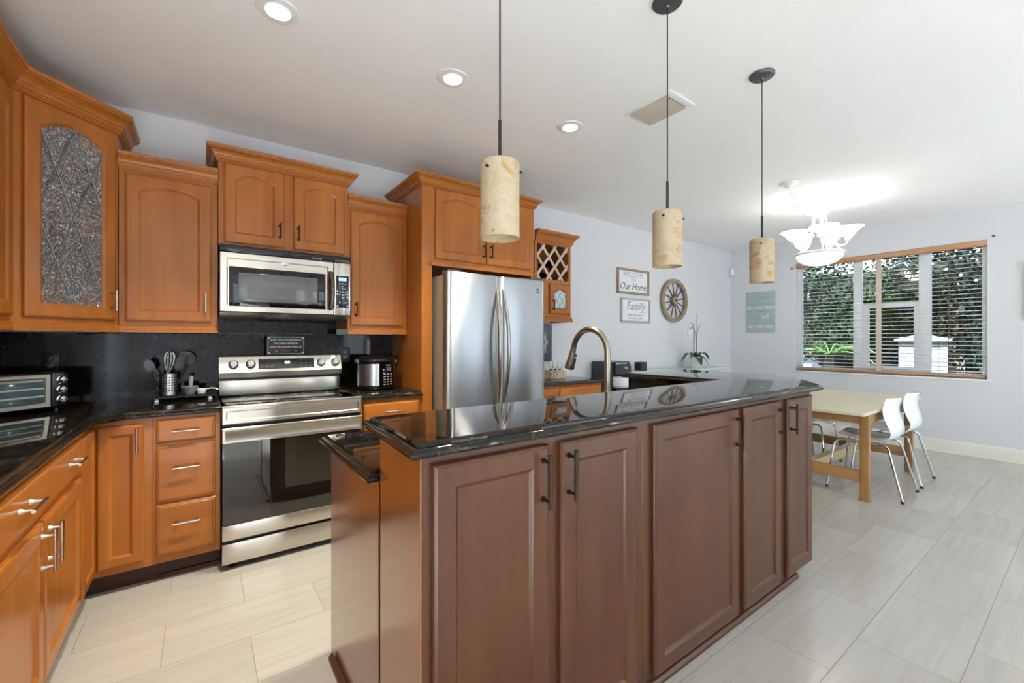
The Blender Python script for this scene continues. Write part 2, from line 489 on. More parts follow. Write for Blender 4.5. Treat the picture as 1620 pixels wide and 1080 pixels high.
for a, b in ((WY0 + .045, 1.21), (1.315, 1.867), (1.955, WY1 - .045)):
    bx(x0 + .03, x0 + .034, a, b, WZ0 + .05, WZ1 - .05).build('pane', M_pane, wf)
struct('trim_1', bx(XR - .012, XR + .07, WY0 - .03, WY1 + .03, WZ0 - .022, WZ0, .003), M_white)

# blinds
bl = thing('window_blind', 'open white slatted blind with wooden valance over the dining window', 'blind', (XR + .04, 0, 0))
bx(-.055, .03, WY0 + .002, WY1 - .002, WZ1 - .062, WZ1 - .004, .003).build('valance', M_valance, bl)
bx(-.027, .027, WY0 + .015, WY1 - .015, WZ0 + .012, WZ0 + .036, .004).build('bottom_rail', M_valance, bl)
s = MB()
n = 29
for i in range(n):
    z = WZ0 + .075 + i * (WZ1 - .085 - WZ0 - .075) / (n - 1)
    s.box(-.024, .024, WY0 + .018, WY1 - .018, -.0017, .0017, 0, Matrix.Translation((0, 0, z)) @ Matrix.Rotation(math.radians(-6), 4, 'Y'))
s.build('slats', M_white, bl)
bx(-.0265, -.0255, 1.652, 1.708, WZ0 + .036, WZ1 - .062).build('ladder_tape', plain('tape', (206, 192, 180), .8), bl)
c = MB()
M_cord = plain('blind_cord', (120, 96, 78), .8)
for y in (WY0 + .30, WY0 + .38, WY1 - .32): MB().tube([(-.028, y, WZ1 - .06), (-.028, y, WZ0 + .04)], .0018, 6).build('lift_cord', M_cord, bl)
c.tube([(-.040, WY0 + .29, WZ1 - .06), (-.041, WY0 + .29, 1.36), (-.041, WY0 + .29, 1.355), (-.041, WY0 + .29, 1.33), (-.041, WY0 + .29, 1.32)], [.003, .003, .004, .008, .004], 8)
c.build('tilt_cord', M_cord, bl)

# ------------------------------------------------------------------ cabinet builders
def ring_rect(x0, x1, z0, z1, arch, K=11):
    """bottom-left, bottom-right, then the top from right to left"""
    c = (x0 + x1) / 2; hw = (x1 - x0) / 2
    top = [(x1 + (x0 - x1) * i / (K - 1)) for i in range(K)]
    return [(x0, z0), (x1, z0)] + [(x, z1 - arch * ((x - c) / hw) ** 2) for x in top]
def door(name, parent, x0, x1, z0, z1, mat, y=0, arch=0, fw=.057, t=.02, hole=False, loc=None, rz=0, panel=.009, label=None):
    K = 11
    def R(d): return ring_rect(x0 + d, x1 - d, z0 + d, z1 - d, 0, K)
    def I(d): return ring_rect(x0 + fw + d, x1 - fw - d, z0 + fw + d, z1 - fw - d, arch, K)
    L = lambda ring, yy: [(x, yy, z) for x, z in ring]
    lp = [L(R(0), y), L(R(0), y - t + .007), L(R(.003), y - t + .003), L(R(.009), y - t + .001), L(R(.011), y - t),
          L(I(0), y - t), L(I(.003), y - t + .0015), L(I(.006), y - t + .004), L(I(.010), y - t + panel - .001), L(I(.012), y - t + panel)]
    mb = MB()
    if hole:
        mb.loops(lp + [L(I(.012), y)], False, False)
        b = mb.bm
    else:
        mb.loops(lp)
    o = mb.build(name, mat, parent, loc or (0, 0, 0), rz, angle=20)
    return o
def slab_front(name, parent, x0, x1, z0, z1, mat, y=0, t=.02):
    def R(d, yy): return [(x0 + d, yy, z0 + d), (x1 - d, yy, z0 + d), (x1 - d, yy, z1 - d), (x0 + d, yy, z1 - d)]
    return MB().loops([R(0, y), R(0, y - t + .008), R(.003, y - t + .005), R(.010, y - t + .003), R(.013, y - t), ]).build(name, mat, parent, angle=28)
def pull(parent, cx, cz, mat, vertical=True, L=.15, y=-.02, r=.0055):
    m = MB()
    d = (0, 0, 1) if vertical else (1, 0, 0)
    P = lambda s, yy: (cx + d[0] * s, yy, cz + d[2] * s)
    m.tube([P(-L / 2, y - .032), P(L / 2, y - .032)], r, 10)
    for s in (-L * .36, L * .36):
        m.tube([P(s, y), P(s, y - .004), P(s, y - .012), P(s, y - .032)], [.009, .008, .0045, .0042], 10)
    return m.build('handle', mat, parent)
RAIL = [(0, 0), (.014, 0), (.014, .016), (.010, .020), (.010, .034), (.004, .040), (0, .040)]

def body(parent, w, d, z0, z1, mat, bev=.0015):
    return bx(0, w, 0, d, z0, z1, bev, seg=1).build('body', mat, parent)
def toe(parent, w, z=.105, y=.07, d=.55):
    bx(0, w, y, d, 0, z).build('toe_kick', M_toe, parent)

# ------------------------------------------------------------------ perimeter cabinets
YB = 2.94       # base face
# corner base: two hinged leaves meeting in the inner corner
YI, XI = YB, -.443
c = thing('corner_cabinet', 'orange maple base cabinet in the inner corner with two narrow hinged doors', 'cabinet', (0, 0, 0))
mb = MB(); mb.prism([(XL + .002, 2.62), (XI, 2.62), (XI, YB), (-.212, YB), (-.212, YW - .002), (XL + .002, YW - .002)], .105, .885)
mb.build('body', M_wood, c)
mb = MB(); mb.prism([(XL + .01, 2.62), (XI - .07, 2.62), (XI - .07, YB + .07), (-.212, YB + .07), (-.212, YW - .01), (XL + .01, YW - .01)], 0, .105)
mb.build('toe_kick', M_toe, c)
d1 = door('door', c, -.425, -.245, .142, .855, M_wood, YB, fw=.045)
pull(d1, -.272, .775, M_nickel, True, .13, YB - .02)
door('door', c, 0, .265, .142, .855, M_wood, 0, fw=.045, loc=(XI, 2.637, 0), rz=PI / 2)
# drawers
c = thing('drawer_cabinet', 'orange maple base cabinet with three stacked drawers beside the range', 'cabinet', (-.212, YB, 0))
w = .295
body(c, w, .60, .105, .885, M_wood); toe(c, w)
for z0, z1 in ((.742, .868), (.432, .726), (.150, .416)):
    dr = slab_front('drawer', c, .015, .272, z0, z1, M_woodx)
    pull(dr, .143, (z0 + z1) / 2 + (.0 if z1 > .8 else .03), M_nickel, False, .12)
sweep([(0, 0), (.295, 0)], [(0, 0), (.012, 0), (.010, .02), (0, .024)], 0).build('shoe_molding', M_toe, c, loc=(0, .07, 0))
# run along the left wall
c = thing('sink_cabinet', 'orange maple base cabinet along the left wall with a wide false drawer over two doors', 'cabinet', (XI, 1.50, 0), PI / 2)
w = 1.12
body(c, w, .61, .105, .885, M_wood); toe(c, w)
dr = slab_front('drawer_front', c, .02, w - .012, .722, .862, M_woodx)
pull(dr, .36, .80, M_nickel, False, .13); pull(dr, .93, .80, M_nickel, False, .13)
d1 = door('door', c, .02, .558, .15, .69, M_wood); pull(d1, .525, .60, M_nickel, True, .14)
d1 = door('door', c, .572, w - .012, .15, .69, M_wood); pull(d1, .605, .60, M_nickel, True, .14)
c = thing('dish_cabinet', 'orange maple base cabinet at the near end of the left run', 'cabinet', (XI, .6, 0), PI / 2)
body(c, .895, .61, .105, .885, M_wood); toe(c, .895)
for a in (.02, .455):
    dr = slab_front('drawer', c, a, a + .42, .722, .862, M_woodx); pull(dr, a + .21, .79, M_nickel, False, .13)
    d1 = door('door', c, a, a + .42, .15, .69, M_wood); pull(d1, a + (.39 if a < .1 else .03), .6, M_nickel, True, .14)
# right of the range
c = thing('base_cabinet', 'orange maple base cabinet with a drawer between range and refrigerator panel', 'cabinet', (.862, YB, 0))
w = .438
body(c, w, .60, .105, .885, M_wood); toe(c, w)
dr = slab_front('drawer', c, .02, w - .02, .735, .860, M_woodx); pull(dr, w / 2, .80, M_nickel, False, .13)
d1 = door('door', c, .02, w - .02, .15, .715, M_wood); pull(d1, .055, .63, M_nickel, True, .14)

# uppers
YU = 3.225
ZB, ZR = 1.375, 1.337     # box bottom, light rail bottom
def upper(name, label, x0, x1, z0, z1, yf=YU, crown=1.0, lret=True, rret=True, rail=True, kz=None, crpath=None):
    c = thing(name, label, 'cabinet', (x0, yf, 0))
    w, d = x1 - x0, YW - .002 - yf
    body(c, w, d, z0, z1, M_wood)
    p = [(0, 0), (w, 0)]
    if lret: p = [(0, d)] + p
    if rret: p = p + [(w, d)]
    if crown: sweep(p, CROWN, z1 - .012, crown, kz).build('crown_molding', M_woodx, c)
    if rail:
        q = [(-.004 if lret else 0, 0), (w + .004 if rret else w, 0)]
        if lret: q = [(0, d)] + [(0, 0), (w, 0)]
        else: q = [(0, 0), (w, 0)]
        if rret: q = q + [(w, d)]
        sweep(q, RAIL, z0 - .040).build('light_rail', M_woodx, c)
    return c, w
c, w = upper('upper_cabinet', 'tall maple wall cabinet with one arched door between glass corner cabinet and microwave', -.378, .078, ZB, 2.262, lret=False, rret=False, crown=.75, kz=.95)
d1 = door('door', c, .028, w - .032, 1.398, 2.232, M_wood, arch=.036)
pull(d1, w - .062, 1.515, M_nickel, True, .11)
c, w = upper('microwave_cabinet', 'short maple wall cabinet with two arched doors above the microwave', .08, .852, 1.878, 2.405, yf=3.20, crown=1.0, rail=False, kz=.95)
for a, b, hx in ((.028, .362, .335), (.418, .745, .445)):
    d1 = door('door', c, a, b, 1.900, 2.392, M_wood, arch=.036); pull(d1, hx, 2.005, M_bronze, True, .10)
c, w = upper('upper_cabinet', 'tall narrow maple wall cabinet with one arched door left of the refrigerator', .855, 1.300, ZB, 2.265, lret=False, rret=False, crown=.75, kz=.95)
d1 = door('door', c, .022, w - .03, 1.398, 2.238, M_wood, arch=.036); pull(d1, .055, 1.515, M_bronze, True, .11)
# refrigerator surround
YF = 2.93
c = thing('fridge_cabinet', 'tall maple cabinet surround over the steel refrigerator with two arched doors', 'cabinet', (1.302, YF, 0))
w, d = 1.05, YW - .002 - YF
bx(0, .082, 0, d, 0, 1.85, .001, seg=1).build('side_panel', M_wood, c)
bx(w - .03, w, 0, d, 0, 1.85, .001, seg=1).build('side_panel', M_wood, c)
body(c, w, d, 1.85, 2.465, M_wood).location = (0, 0, 0)
sweep([(0, d), (0, 0), (w, 0), (w, d)], CROWN, 2.435, 1.0, .75).build('crown_molding', M_woodx, c)
sweep([(.07, 0), (w, 0)], RAIL, 1.846, .8).build('light_rail', M_woodx, c)
d1 = door('door', c, .105, .548, 1.898, 2.425, M_wood, arch=.036); pull(d1, .520, 2.0, M_bronze, True, .11)
d1 = door('door', c, .558, 1.000, 1.898, 2.425, M_wood, arch=.036); pull(d1, .588, 2.0, M_bronze, True, .11)

# left upper (mostly out of frame)
c = thing('upper_cabinet', 'maple wall cabinet at the left edge beside the glass corner cabinet', 'cabinet', (-.703, 1.95, 0), PI / 2)
w, d = .942, .352
body(c, w, d, ZB, 2.45, M_wood)
sweep([(0, 0), (w, 0)], CROWN, 2.432, 1.05, 1.15).build('crown_molding', M_woodx, c)
sweep([(0, 0), (w, 0)], RAIL, ZB - .04).build('light_rail', M_woodx, c)
for a in (.03, .48):
    d1 = door('door', c, a, a + .43, 1.40, 2.41, M_wood, arch=.036); pull(d1, a + (.4 if a < .1 else .03), 1.515, M_nickel, True, .11)

# diagonal glass corner cabinet
A, B = (-.703, 2.897), (-.380, 3.220)
c = thing('glass_corner_cabinet', 'diagonal corner wall cabinet with an arched door of leaded textured glass', 'cabinet', (0, 0, 0))
PENT = [(XL + .002, 2.897), A, B, (-.380, YW - .002), (XL + .002, YW - .002)]
ZT = 2.45
m = MB()
for a, b, q in ((ZB, ZB + .02, 'bottom_panel'), (ZT - .02, ZT, 'top_panel')): MB().prism(PENT, a, b).build(q, M_wood, c)
m = MB()
m.prism([(XL + .002, YW - .012), (-.380, YW - .012), (-.380, YW - .002), (XL + .002, YW - .002)], ZB + .02, ZT - .02)
m.prism([(XL + .002, 2.897), (XL + .012, 2.897), (XL + .012, YW - .012), (XL + .002, YW - .012)], ZB + .02, ZT - .02)
m.build('back_panel', M_inner, c)
m = MB()
m.prism([(-.395, 3.22), (-.380, 3.22), (-.380, YW - .012), (-.395, YW - .012)], ZB + .02, ZT - .02)
m.prism([(XL + .012, 2.897), (-.703, 2.897), (-.703, 2.912), (XL + .012, 2.912)], ZB + .02, ZT - .02)
m.build('side_panel', M_wood, c)
for z in (1.72, 2.06):
    MB().prism([(XL + .013, 2.93), (-.69, 2.93), (-.41, 3.21), (-.41, YW - .013), (XL + .013, YW - .013)], z, z + .018).build('shelf', M_inner, c)
fl = math.hypot(B[0] - A[0], B[1] - A[1])
m = MB()
for a in ((0, .05, ZB, ZT), (fl - .05, fl, ZB, ZT), (.05, fl - .05, ZB, ZB + .045), (.05, fl - .05, ZT - .04, ZT)):
    m.box(a[0], a[1], -.001, .02, a[2], a[3])
ff = m.build('face_frame', M_wood, c, (A[0], A[1], 0), PI / 4)
d1 = door('door', c, .038, fl - .022, 1.40, 2.425, M_wood, -.001, arch=.055, hole=True, loc=(A[0], A[1], 0), rz=PI / 4)
g0, g1, h0, h1 = .038 + .057, fl - .022 - .057, 1.40 + .057, 2.425 - .057
R = ring_rect(g0 + .004, g1 - .004, h0 + .004, h1 - .004, .055)
MB().loops([[(x, -.010, z) for x, z in R], [(x, -.006, z) for x, z in R]]).build('glass_pane', M_text_wood, d1)
m = MB()
gc, gh = (g0 + g1) / 2, (g1 - g0) / 2 - .004
def lead(m, x0, z0, x1, z1, y=-.013, r=.0028):
    m.tube([(x0, y, z0), (x1, y, z1)], r, 6)
def lattice(m, x0, x1, z0, z1, px, pz, phase, y, r, arch, ox=0):
    cx, hw = (x0 + x1) / 2, (x1 - x0) / 2
    top = lambda x: z1 - arch * ((x - cx) / hw) ** 2
    for sgn in (1, -1):
        for k in range(-6, 16):
            pts = []
            for i in range(61):
                x = x0 + (x1 - x0) * i / 60
                z = z0 + phase + k * pz + sgn * (x - x0 + ox) / px * pz
                if z0 <= z <= top(x): pts.append((x, z))
            if len(pts) > 2: lead(m, *pts[0], *pts[-1], y=y, r=r)
lattice(m, g0 + .004, g1 - .004, h0 + .004, h1 - .004, .155, .45, -.005, -.0125, .0026, .055, .0145)
m.build('leading', M_lead, d1)
pull(d1, fl - .022 - .028, 1.505, M_nickel, True, .11, -.021)
sweep([(A[0], A[1] - .004), A, B, (B[0], YW - .002)], CROWN, ZT - .018, 1.05, 1.15).build('crown_molding', M_woodx, c)
sweep([(XL + .4, A[1]), A, B, (B[0], YW - .002)][1:3], RAIL, ZB - .04).build('light_rail', M_woodx, c)
# things behind the glass
j = thing('cake_dome', 'white covered dish with a domed lid behind the corner cabinet glass', 'dish', (-.60, 3.16, 2.079))
MB().lathe([(.001, 0), (.05, 0), (.052, .012), (.06, .02), (.06, .028), (.001, .028)], n=24).build('dish', M_wplast, j)
MB().lathe([(.053, .029), (.053, .09), (.045, .12), (.02, .138), (.001, .14)], n=24).build('dome', glass('dome_glass', (240, 244, 246), .1), j)
j = thing('paper_packet', 'white paper packet with red lettering inside the corner cabinet', 'packet', (-.565, 3.075, 1.396), PI / 4)
bx(-.19, .18, 0, .05, 0, .10, .006).build('packet', plain('packet_paper', (238, 232, 222), .7), j)
text_mesh('lettering', "LET'S", .04, plain('red_print', (196, 70, 50), .6), j, (.11, -.001, .072), FRONT)
text_mesh('lettering', "WORK", .04, bpy.data.materials['red_print'], j, (.11, -.001, .032), FRONT)

# wine rack cabinet
c = thing('wine_cabinet', 'small maple wall cabinet with lattice wine rack over a glass door', 'cabinet', (2.60, YU, 0))
w, d = .475, YW - .002 - YU
m = MB()
m.box(0, w, 0, d, 1.51, 1.862); m.box(0, w, d - .01, d, 1.862, 2.262)
m.box(0, .03, 0, d - .01, 1.862, 2.262); m.box(w - .03, w, 0, d - .01, 1.862, 2.262)
m.box(.03, w - .03, 0, d - .01, 2.235, 2.262); m.box(.03, w - .03, 0, d - .01, 1.862, 1.89)
m.build('body', M_wood, c)
sweep([(0, 0), (w, 0), (w, d)], CROWN, 2.25, 1.1, 1.15).build('crown_molding', M_woodx, c)
sweep([(0, 0), (w, 0), (w, d)], RAIL, 1.475, 1.2).build('light_rail', M_woodx, c)
m = MB()
x0, x1, z0, z1 = .03, w - .03, 1.892, 2.233
for sgn in (1, -1):
    for k in range(-4, 8):
        pts = []
        for i in range(121):
            x = x0 + (x1 - x0) * i / 120
            z = z0 + k * .186 + sgn * (x - x0) * 1.22 + (.03 if sgn > 0 else .06)
            if z0 <= z <= z1: pts.append((x, z))
        if len(pts) > 6:
            a, b = pts[0], pts[-1]
            yy = .004 if sgn > 0 else .016
            t = Vector((b[0] - a[0], 0, b[1] - a[1])).normalized(); nn = Vector((-t.z, 0, t.x)) * .0125
            for y0 in (yy,):
                P = [Vector((a[0], y0, a[1])), Vector((b[0], y0, b[1]))]
                q = [P[0] - nn, P[1] - nn, P[1] + nn, P[0] + nn]
                m.loops([[tuple(v) for v in q], [(v.x, v.y + .011, v.z) for v in q]])
m.build('wine_lattice', wood('pale_lattice', (200, 176, 160), (216, 196, 182), None, .5), c)
d1 = door('door', c, .185, w - .02, 1.552, 1.853, M_wood, arch=.03, hole=True, fw=.05)
R = ring_rect(.185 + .055, w - .075, 1.607, 1.798, .03)
MB().loops([[(x, -.010, z) for x, z in R], [(x, -.006, z) for x, z in R]]).build('glass_pane', plain('frosted_glass', (196, 208, 210), .22), d1)
m = MB(); lattice(m, .242, w - .077, 1.61, 1.796, .072, .105, .02, -.0115, .0016, .03); m.build('leading', M_lead, d1)
pull(d1, .212, 1.64, M_bronze, True, .11)
# bottles in the rack
for i, (px, pz) in enumerate(((.085, 2.09), (.145, 1.975), (.255, 1.965), (.335, 2.085))):
    b = thing('wine_bottle', ('dark wine bottle lying in the rack, upper cell by the refrigerator', 'dark wine bottle lying in the rack, lower cell by the refrigerator',
              'dark wine bottle lying in the rack, lower middle cell', 'dark wine bottle lying in the rack, upper cell by the open wall end')[i], 'bottle', (2.60 + px, YU + .03, pz), group='wine bottles in the rack')
    MB().lathe([(.001, 0), (.014, 0), (.0145, -.02), (.0135, -.06), (.016, -.085), (.034, -.13), (.036, -.15), (.036, -.262), (.001, -.264)], axis='y', n=18).build('bottle', plain('bottle_glass', (30, 18, 18), .1), b)
    MB().lathe([(.0152, .001), (.0152, -.045), (.0146, -.046), (.0146, .0012), (.001, .0014)][::-1], axis='y', n=18).build('foil', plain('red_foil', (132, 42, 40), .4) if i in (1, 2) else M_bronze, b)
# buffet base
c = thing('buffet_cabinet', 'maple base cabinet with drawer under the wine rack', 'cabinet', (2.365, YB, 0))
w = .86
body(c, w, .60, .105, .872, M_wood); toe(c, w)
dr = slab_front('drawer', c, .3, w - .02, .70, .850, M_woodx); pull(dr, .60, .755, M_nickel, False, .13)
d1 = door('door', c, .02, .28, .15, .85, M_wood); pull(d1, .25, .76, M_nickel, True, .13)
d1 = door('door', c, .3, w - .02, .15, .68, M_wood); pull(d1, .33, .6, M_nickel, True, .13)
tag(slab([(2.36, YW - .002), (2.36, YB - .03), (3.25, YB - .03), (3.25, YW - .002)], .9075, flat=(3,)).build('countertop', M_gran), 'short dark granite countertop under the wine rack', 'countertop')

# countertops of the main run
ct = slab([(XL + .002, YW - .002), (XL + .002, .58), (-.412, .58), (-.412, 2.80), (-.315, YB - .032), (.084, YB - .032), (.084, YW - .002)], .921, flat=(0, 5, 6))
tag(ct.build('countertop', M_gran), 'L-shaped dark granite countertop running along the left wall to the range', 'countertop')
tag(slab([(.856, YW - .002), (.856, YB - .032), (1.300, YB - .032), (1.300, YW - .002)], .921, flat=(0, 2, 3)).build('countertop', M_gran), 'small dark granite countertop between range and refrigerator panel', 'countertop')
bs = MB()
bs.box(XL + .002, -.243, YW - .02, YW - .001, .922, 1.335); bs.box(-.241, .38, YW - .02, YW - .001, .922, 1.335); bs.box(.382, 1.300, YW - .02, YW - .001, .922, 1.335)
bs.box(.08, .852, YW - .02, YW - .001, 1.337, 1.44)
struct('backsplash', bs, M_splash, 'polished dark granite backsplash behind the range', 'backsplash')
# ------------------------------------------------------------------ island
YIS = .975
def island(name, label, x0, x1, doors, extra=None):
    c = thing(name, label, 'cabinet', (x0, YIS, 0)); w = x1 - x0
    bx(0, w, 0, .293, .07, 1.0105, .0015, seg=1).build('body', M_isl, c)
    for a, b, side in doors:
        d = door('door', c, a - x0, b - x0, .062, .984, M_isl, fw=.06)
        if side: pull(d, (b - x0 - .026) if side > 0 else (a - x0 + .03), .885, M_bronze, True, .155, -.02, .0065)
    return c, w
SHOE = [(0, 0), (.018, 0), (.017, .012), (.010, .022), (.0, .026)]
c, w = island('island_cabinet', 'maple island cabinet, shade put into its colour, with two handled doors at the end nearest the range', .434, 1.284, ((.456, .828, 1), (.874, 1.236, -1)))
bx(-.004, .018, .002, .292, 0, 1.0105, .001, seg=1).build('end_panel', M_endp, c)
bx(.018, w, .018, .28, 0, .07).build('toe_kick', M_isl, c)
sweep([(-.004, .86), (-.004, .016), (w, .016)], SHOE, 0).build('shoe_molding', M_islx, c)
c, w = island('island_cabinet', 'maple island cabinet, shade put into its colour, with one wide door in the middle of the island', 1.285, 1.968, ((1.330, 1.943, 1),))
bx(0, w, .018, .28, 0, .07).build('toe_kick', M_isl, c)
sweep([(0, .016), (w, .016)], SHOE, 0).build('shoe_molding', M_islx, c)
c, w = island('island_cabinet', 'maple island cabinet, shade put into its colour, with two narrow doors at the end nearest the dining table', 1.969, 2.775, ((1.994, 2.371, 1), (2.445, 2.765, -1)))
bx(0, .66, .018, .28, 0, .07).build('toe_kick', M_isl, c)
sweep([(0, .016), (.66, .016)], SHOE, 0).build('shoe_molding', M_islx, c)
# sink side, facing the range
c = thing('island_sink_cabinet', 'lower island cabinet facing the range under the lower granite counter', 'cabinet', (2.60, 1.885, 0), PI)
bx(0, 1.40, 0, .59, .105, .857).build('body', M_isl, c); bx(2.07, 2.163, 0, .59, .105, .857).build('body', M_isl, c)
bx(2.15, 2.166, 0, .59, 0, .857, .001, seg=1).build('end_panel', M_endp, c)
bx(0, 2.15, .07, .58, 0, .105).build('toe_kick', M_toe, c)
for i in range(3):
    d1 = door('door', c, .03 + i * .455, .03 + i * .455 + .43, .13, .84, M_isl); pull(d1, .03 + i * .455 + .03, .74, M_bronze)
d = thing('dishwasher', 'steel dishwasher in the range side of the island', 'dishwasher', (1.198, 1.885, 0), PI)
bx(0, .666, 0, .55, .108, .855).build('case', M_dark, d)
bx(.003, .663, -.03, 0, .115, .852, .004).build('door', M_steel, d)
MB().tube([(.06, -.03, .79), (.06, -.065, .79), (.606, -.065, .79), (.606, -.03, .79)], .01).build('handle', M_steel, d)
t = tag(slab([(.397, 1.290), (2.598, 1.290), (2.598, 1.935), (.397, 1.935)], .894, flat=(1,)).build('island_countertop', M_gran), 'lower dark granite counter on the range side of the island', 'countertop')
BAR = [(.386, .925), (2.795, .915), (3.20, 1.19), (3.31, 1.5), (3.31, 2.17), (2.55, 2.13), (2.585, 1.415), (.413, 1.388)]
bt = tag(slab(BAR, 1.047).build('bar_countertop', M_gran), 'raised black granite bar top with polished moulded edge on the island', 'countertop')
m = MB(); m.box(.437, 2.598, 1.270, 1.288, .8945, 1.0105); m.box(2.599, 2.618, 1.270, 2.10, .70, 1.0105)
m.build('splash', M_gran, bt)
tag(bx(2.62, 2.775, 1.272, 2.09, 0, 1.0105, .002).build('half_wall', M_isl), 'wooden half wall, shade put into its colour, carrying the far end of the bar top', 'half wall')

# faucet
fx, fy = 1.69, 1.50
f = thing('kitchen_faucet', 'brushed nickel gooseneck pull-down faucet standing on the island', 'faucet', (fx, fy, .894))
MB().lathe([(.001, 0), (.028, 0), (.028, .006), (.024, .012), (.0235, .10), (.019, .125), (.0165, .14), (.0165, .16), (.001, .16)], n=24).build('base', M_faucet, f)
pts = [(0, 0, .15), (0, 0, .25), (0, 0, .33)]
for i in range(1, 21):
    a = PI * i / 20 * .93
    pts.append((0, .125 - .125 * math.cos(a), .33 + .125 * math.sin(a)))
MB().tube(pts, .0158, 16).build('spout', M_faucet, f)
e = Vector(pts[-1]); dr = (Vector(pts[-1]) - Vector(pts[-2])).normalized()
MB().tube([e, e + dr * .01, e + dr * .05, e + dr * .10, e + dr * .125, e + dr * .128], [.016, .0165, .019, .027, .029, .024], 18).build('spray_head', M_faucet, f)
m = MB()
q = e + dr * .06 + Vector((.017, -.010, 0))
m.tube([q + dr * -.018, q + dr * -.016, q + dr * -.004, q + dr * -.002], [.003, .009, .009, .003], 10); m.tube([q + dr * .005, q + dr * .006, q + dr * .035, q + dr * .038], [.003, .0095, .0105, .003], 10)
m.build('button', M_black, f)
MB().tube([(.024, 0, .07), (.045, 0, .075), (.10, 0, .10)], [.012, .008, .006], 10).build('handle', M_faucet, f)

# ------------------------------------------------------------------ range
r = thing('kitchen_range', 'freestanding stainless steel electric range with black glass oven door', 'range', (.088, 2.87, 0))
w = .764
bx(.004, w - .004, .03, .655, .03, .905).build('body', M_black, r)
m = MB(); [m.lathe([(.001, 0), (.018, 0), (.018, .012), (.01, .014), (.01, .03), (.001, .03)], (x, y, 0), 12) for x in (.05, w - .05) for y in (.06, .60)]
m.build('feet', M_black, r)
m = MB()
def frm(m, x0, x1, z0, z1, y0, dep, fw, dd):
    R = lambda d, yy: [(x0 + d, yy, z0 + d), (x1 - d, yy, z0 + d), (x1 - d, yy, z1 - d), (x0 + d, yy, z1 - d)]
    m.loops([R(0, y0), R(0, y0 - dep + .004), R(.004, y0 - dep), R(fw, y0 - dep), R(fw + .006, y0 - dep + dd)])
frm(m, 0, w, .816, .912, .05, .05, .02, .006)
m.build('front_fascia', M_steel, r)
m = MB(); m.box(0, w, 0, .60, .910, .921, .003); m.build('cooktop', M_cooktop, r)
m = MB(); m.box(0, w, -.001, .012, .909, .9225, .002); m.box(0, .008, .012, .56, .911, .9225); m.box(w - .008, w, .012, .56, .911, .9225)
m.build('cooktop_trim', M_steel, r)
m = MB()
for x, y, R_ in ((.20, .17, .10), (.56, .17, .115), (.20, .42, .075), (.56, .42, .085)):
    m.loops([[((R_ + d) * math.cos(a) + x, (R_ + d) * math.sin(a) + y, .9213) for a in [2 * PI * k / 40 for k in range(40)]] for d in (-.002, .002)], False, False)
m.build('burner_rings', M_gray, r)
# oven door
od = bx(.003, w - .003, .012, .055, .168, .800, .003).build('oven_door', M_black, r)
m = MB(); m.box(.0, w, -.004, .014, .168, .252, .003); m.build('lower_panel', M_steel, od)
bx(.003, w - .003, .001, .012, .254, .712).build('glass', M_mirrorglass, od)
m = MB(); frm(m, 0, w, .712, .798, .02, .03, .012, .003); m.build('handle', M_steel, od)
bx(0, w, -.002, .04, .036, .150, .004).build('storage_drawer', M_steel, r)
# back console: vertical steel panel, dark slot, slanted console
bx(0, w, .545, .60, .9215, 1.020, .002).build('back_panel', M_steel, r)
bx(.004, w - .004, .56, .645, .9215, 1.165).build('console_core', M_black, r)
con = MB()
yz = [(.515, 1.040), (.505, 1.075), (.538, 1.178), (.60, 1.182), (.64, 1.182), (.64, 1.040)]
con.loops([[(x, y, z) for y, z in yz] for x in (0, w)])
cn = con.build('console', M_steel, r)
nv = Vector((0, -.103, .033)).normalized(); tl = math.atan2(.033, .103)
def onc(x, s, o=.0): # point on the slanted face, s from bottom 0..1
    return Vector((x, .505 + .033 * s, 1.075 + .103 * s)) + Vector((0, -.952, .305)) * o
MX = lambda x, s, o=0: Matrix.Translation(onc(x, s, o)) @ Matrix.Rotation(-tl, 4, 'X')
MB().box(-.177, .177, -.0015, .001, -.036, .036, .001, M=MX(.400, .5)).build('display', plain('display_panel', (44, 43, 42), .15), cn)
dsp = plain('lit_digits', (176, 214, 255), .5, emit=5)
text_mesh('clock', '0:0', .026, dsp, cn, onc(.40, .56, .002), (PI / 2 - tl, 0, 0))
m = MB()
for i, x in enumerate([.245, .275, .305, .33, .245, .275, .305, .37, .39, .41, .43, .49, .52, .55, .49, .52, .55, .49, .52, .55]):
    s_ = (.78, .78, .78, .78, .32, .32, .32, .26, .26, .26, .26, .75, .75, .75, .5, .5, .5, .25, .25, .25)[i]
    m.box(-.006, .006, -.0004, 0, -.0014, .0014, 0, MX(x, s_, .0016))
m.build('legend', M_gray, cn)
for x in (.080, .178, .624, .722):
    k = MB().lathe([(.001, 0), (.027, 0), (.027, .006), (.024, .010), (.022, .028), (.019, .031), (.001, .031)], axis='y', n=28)
    k.box(-.004, .004, -.036, -.02, -.021, .021, .002)
    ko = k.build('knob', M_chrome, cn); ko.matrix_local = MX(x, .5, .0)
    g = MB().lathe([(.001, .0), (.030, 0), (.030, .003), (.001, .003)], axis='y', n=28).build('knob_ring', M_black, cn); g.matrix_local = MX(x, .5, .0)

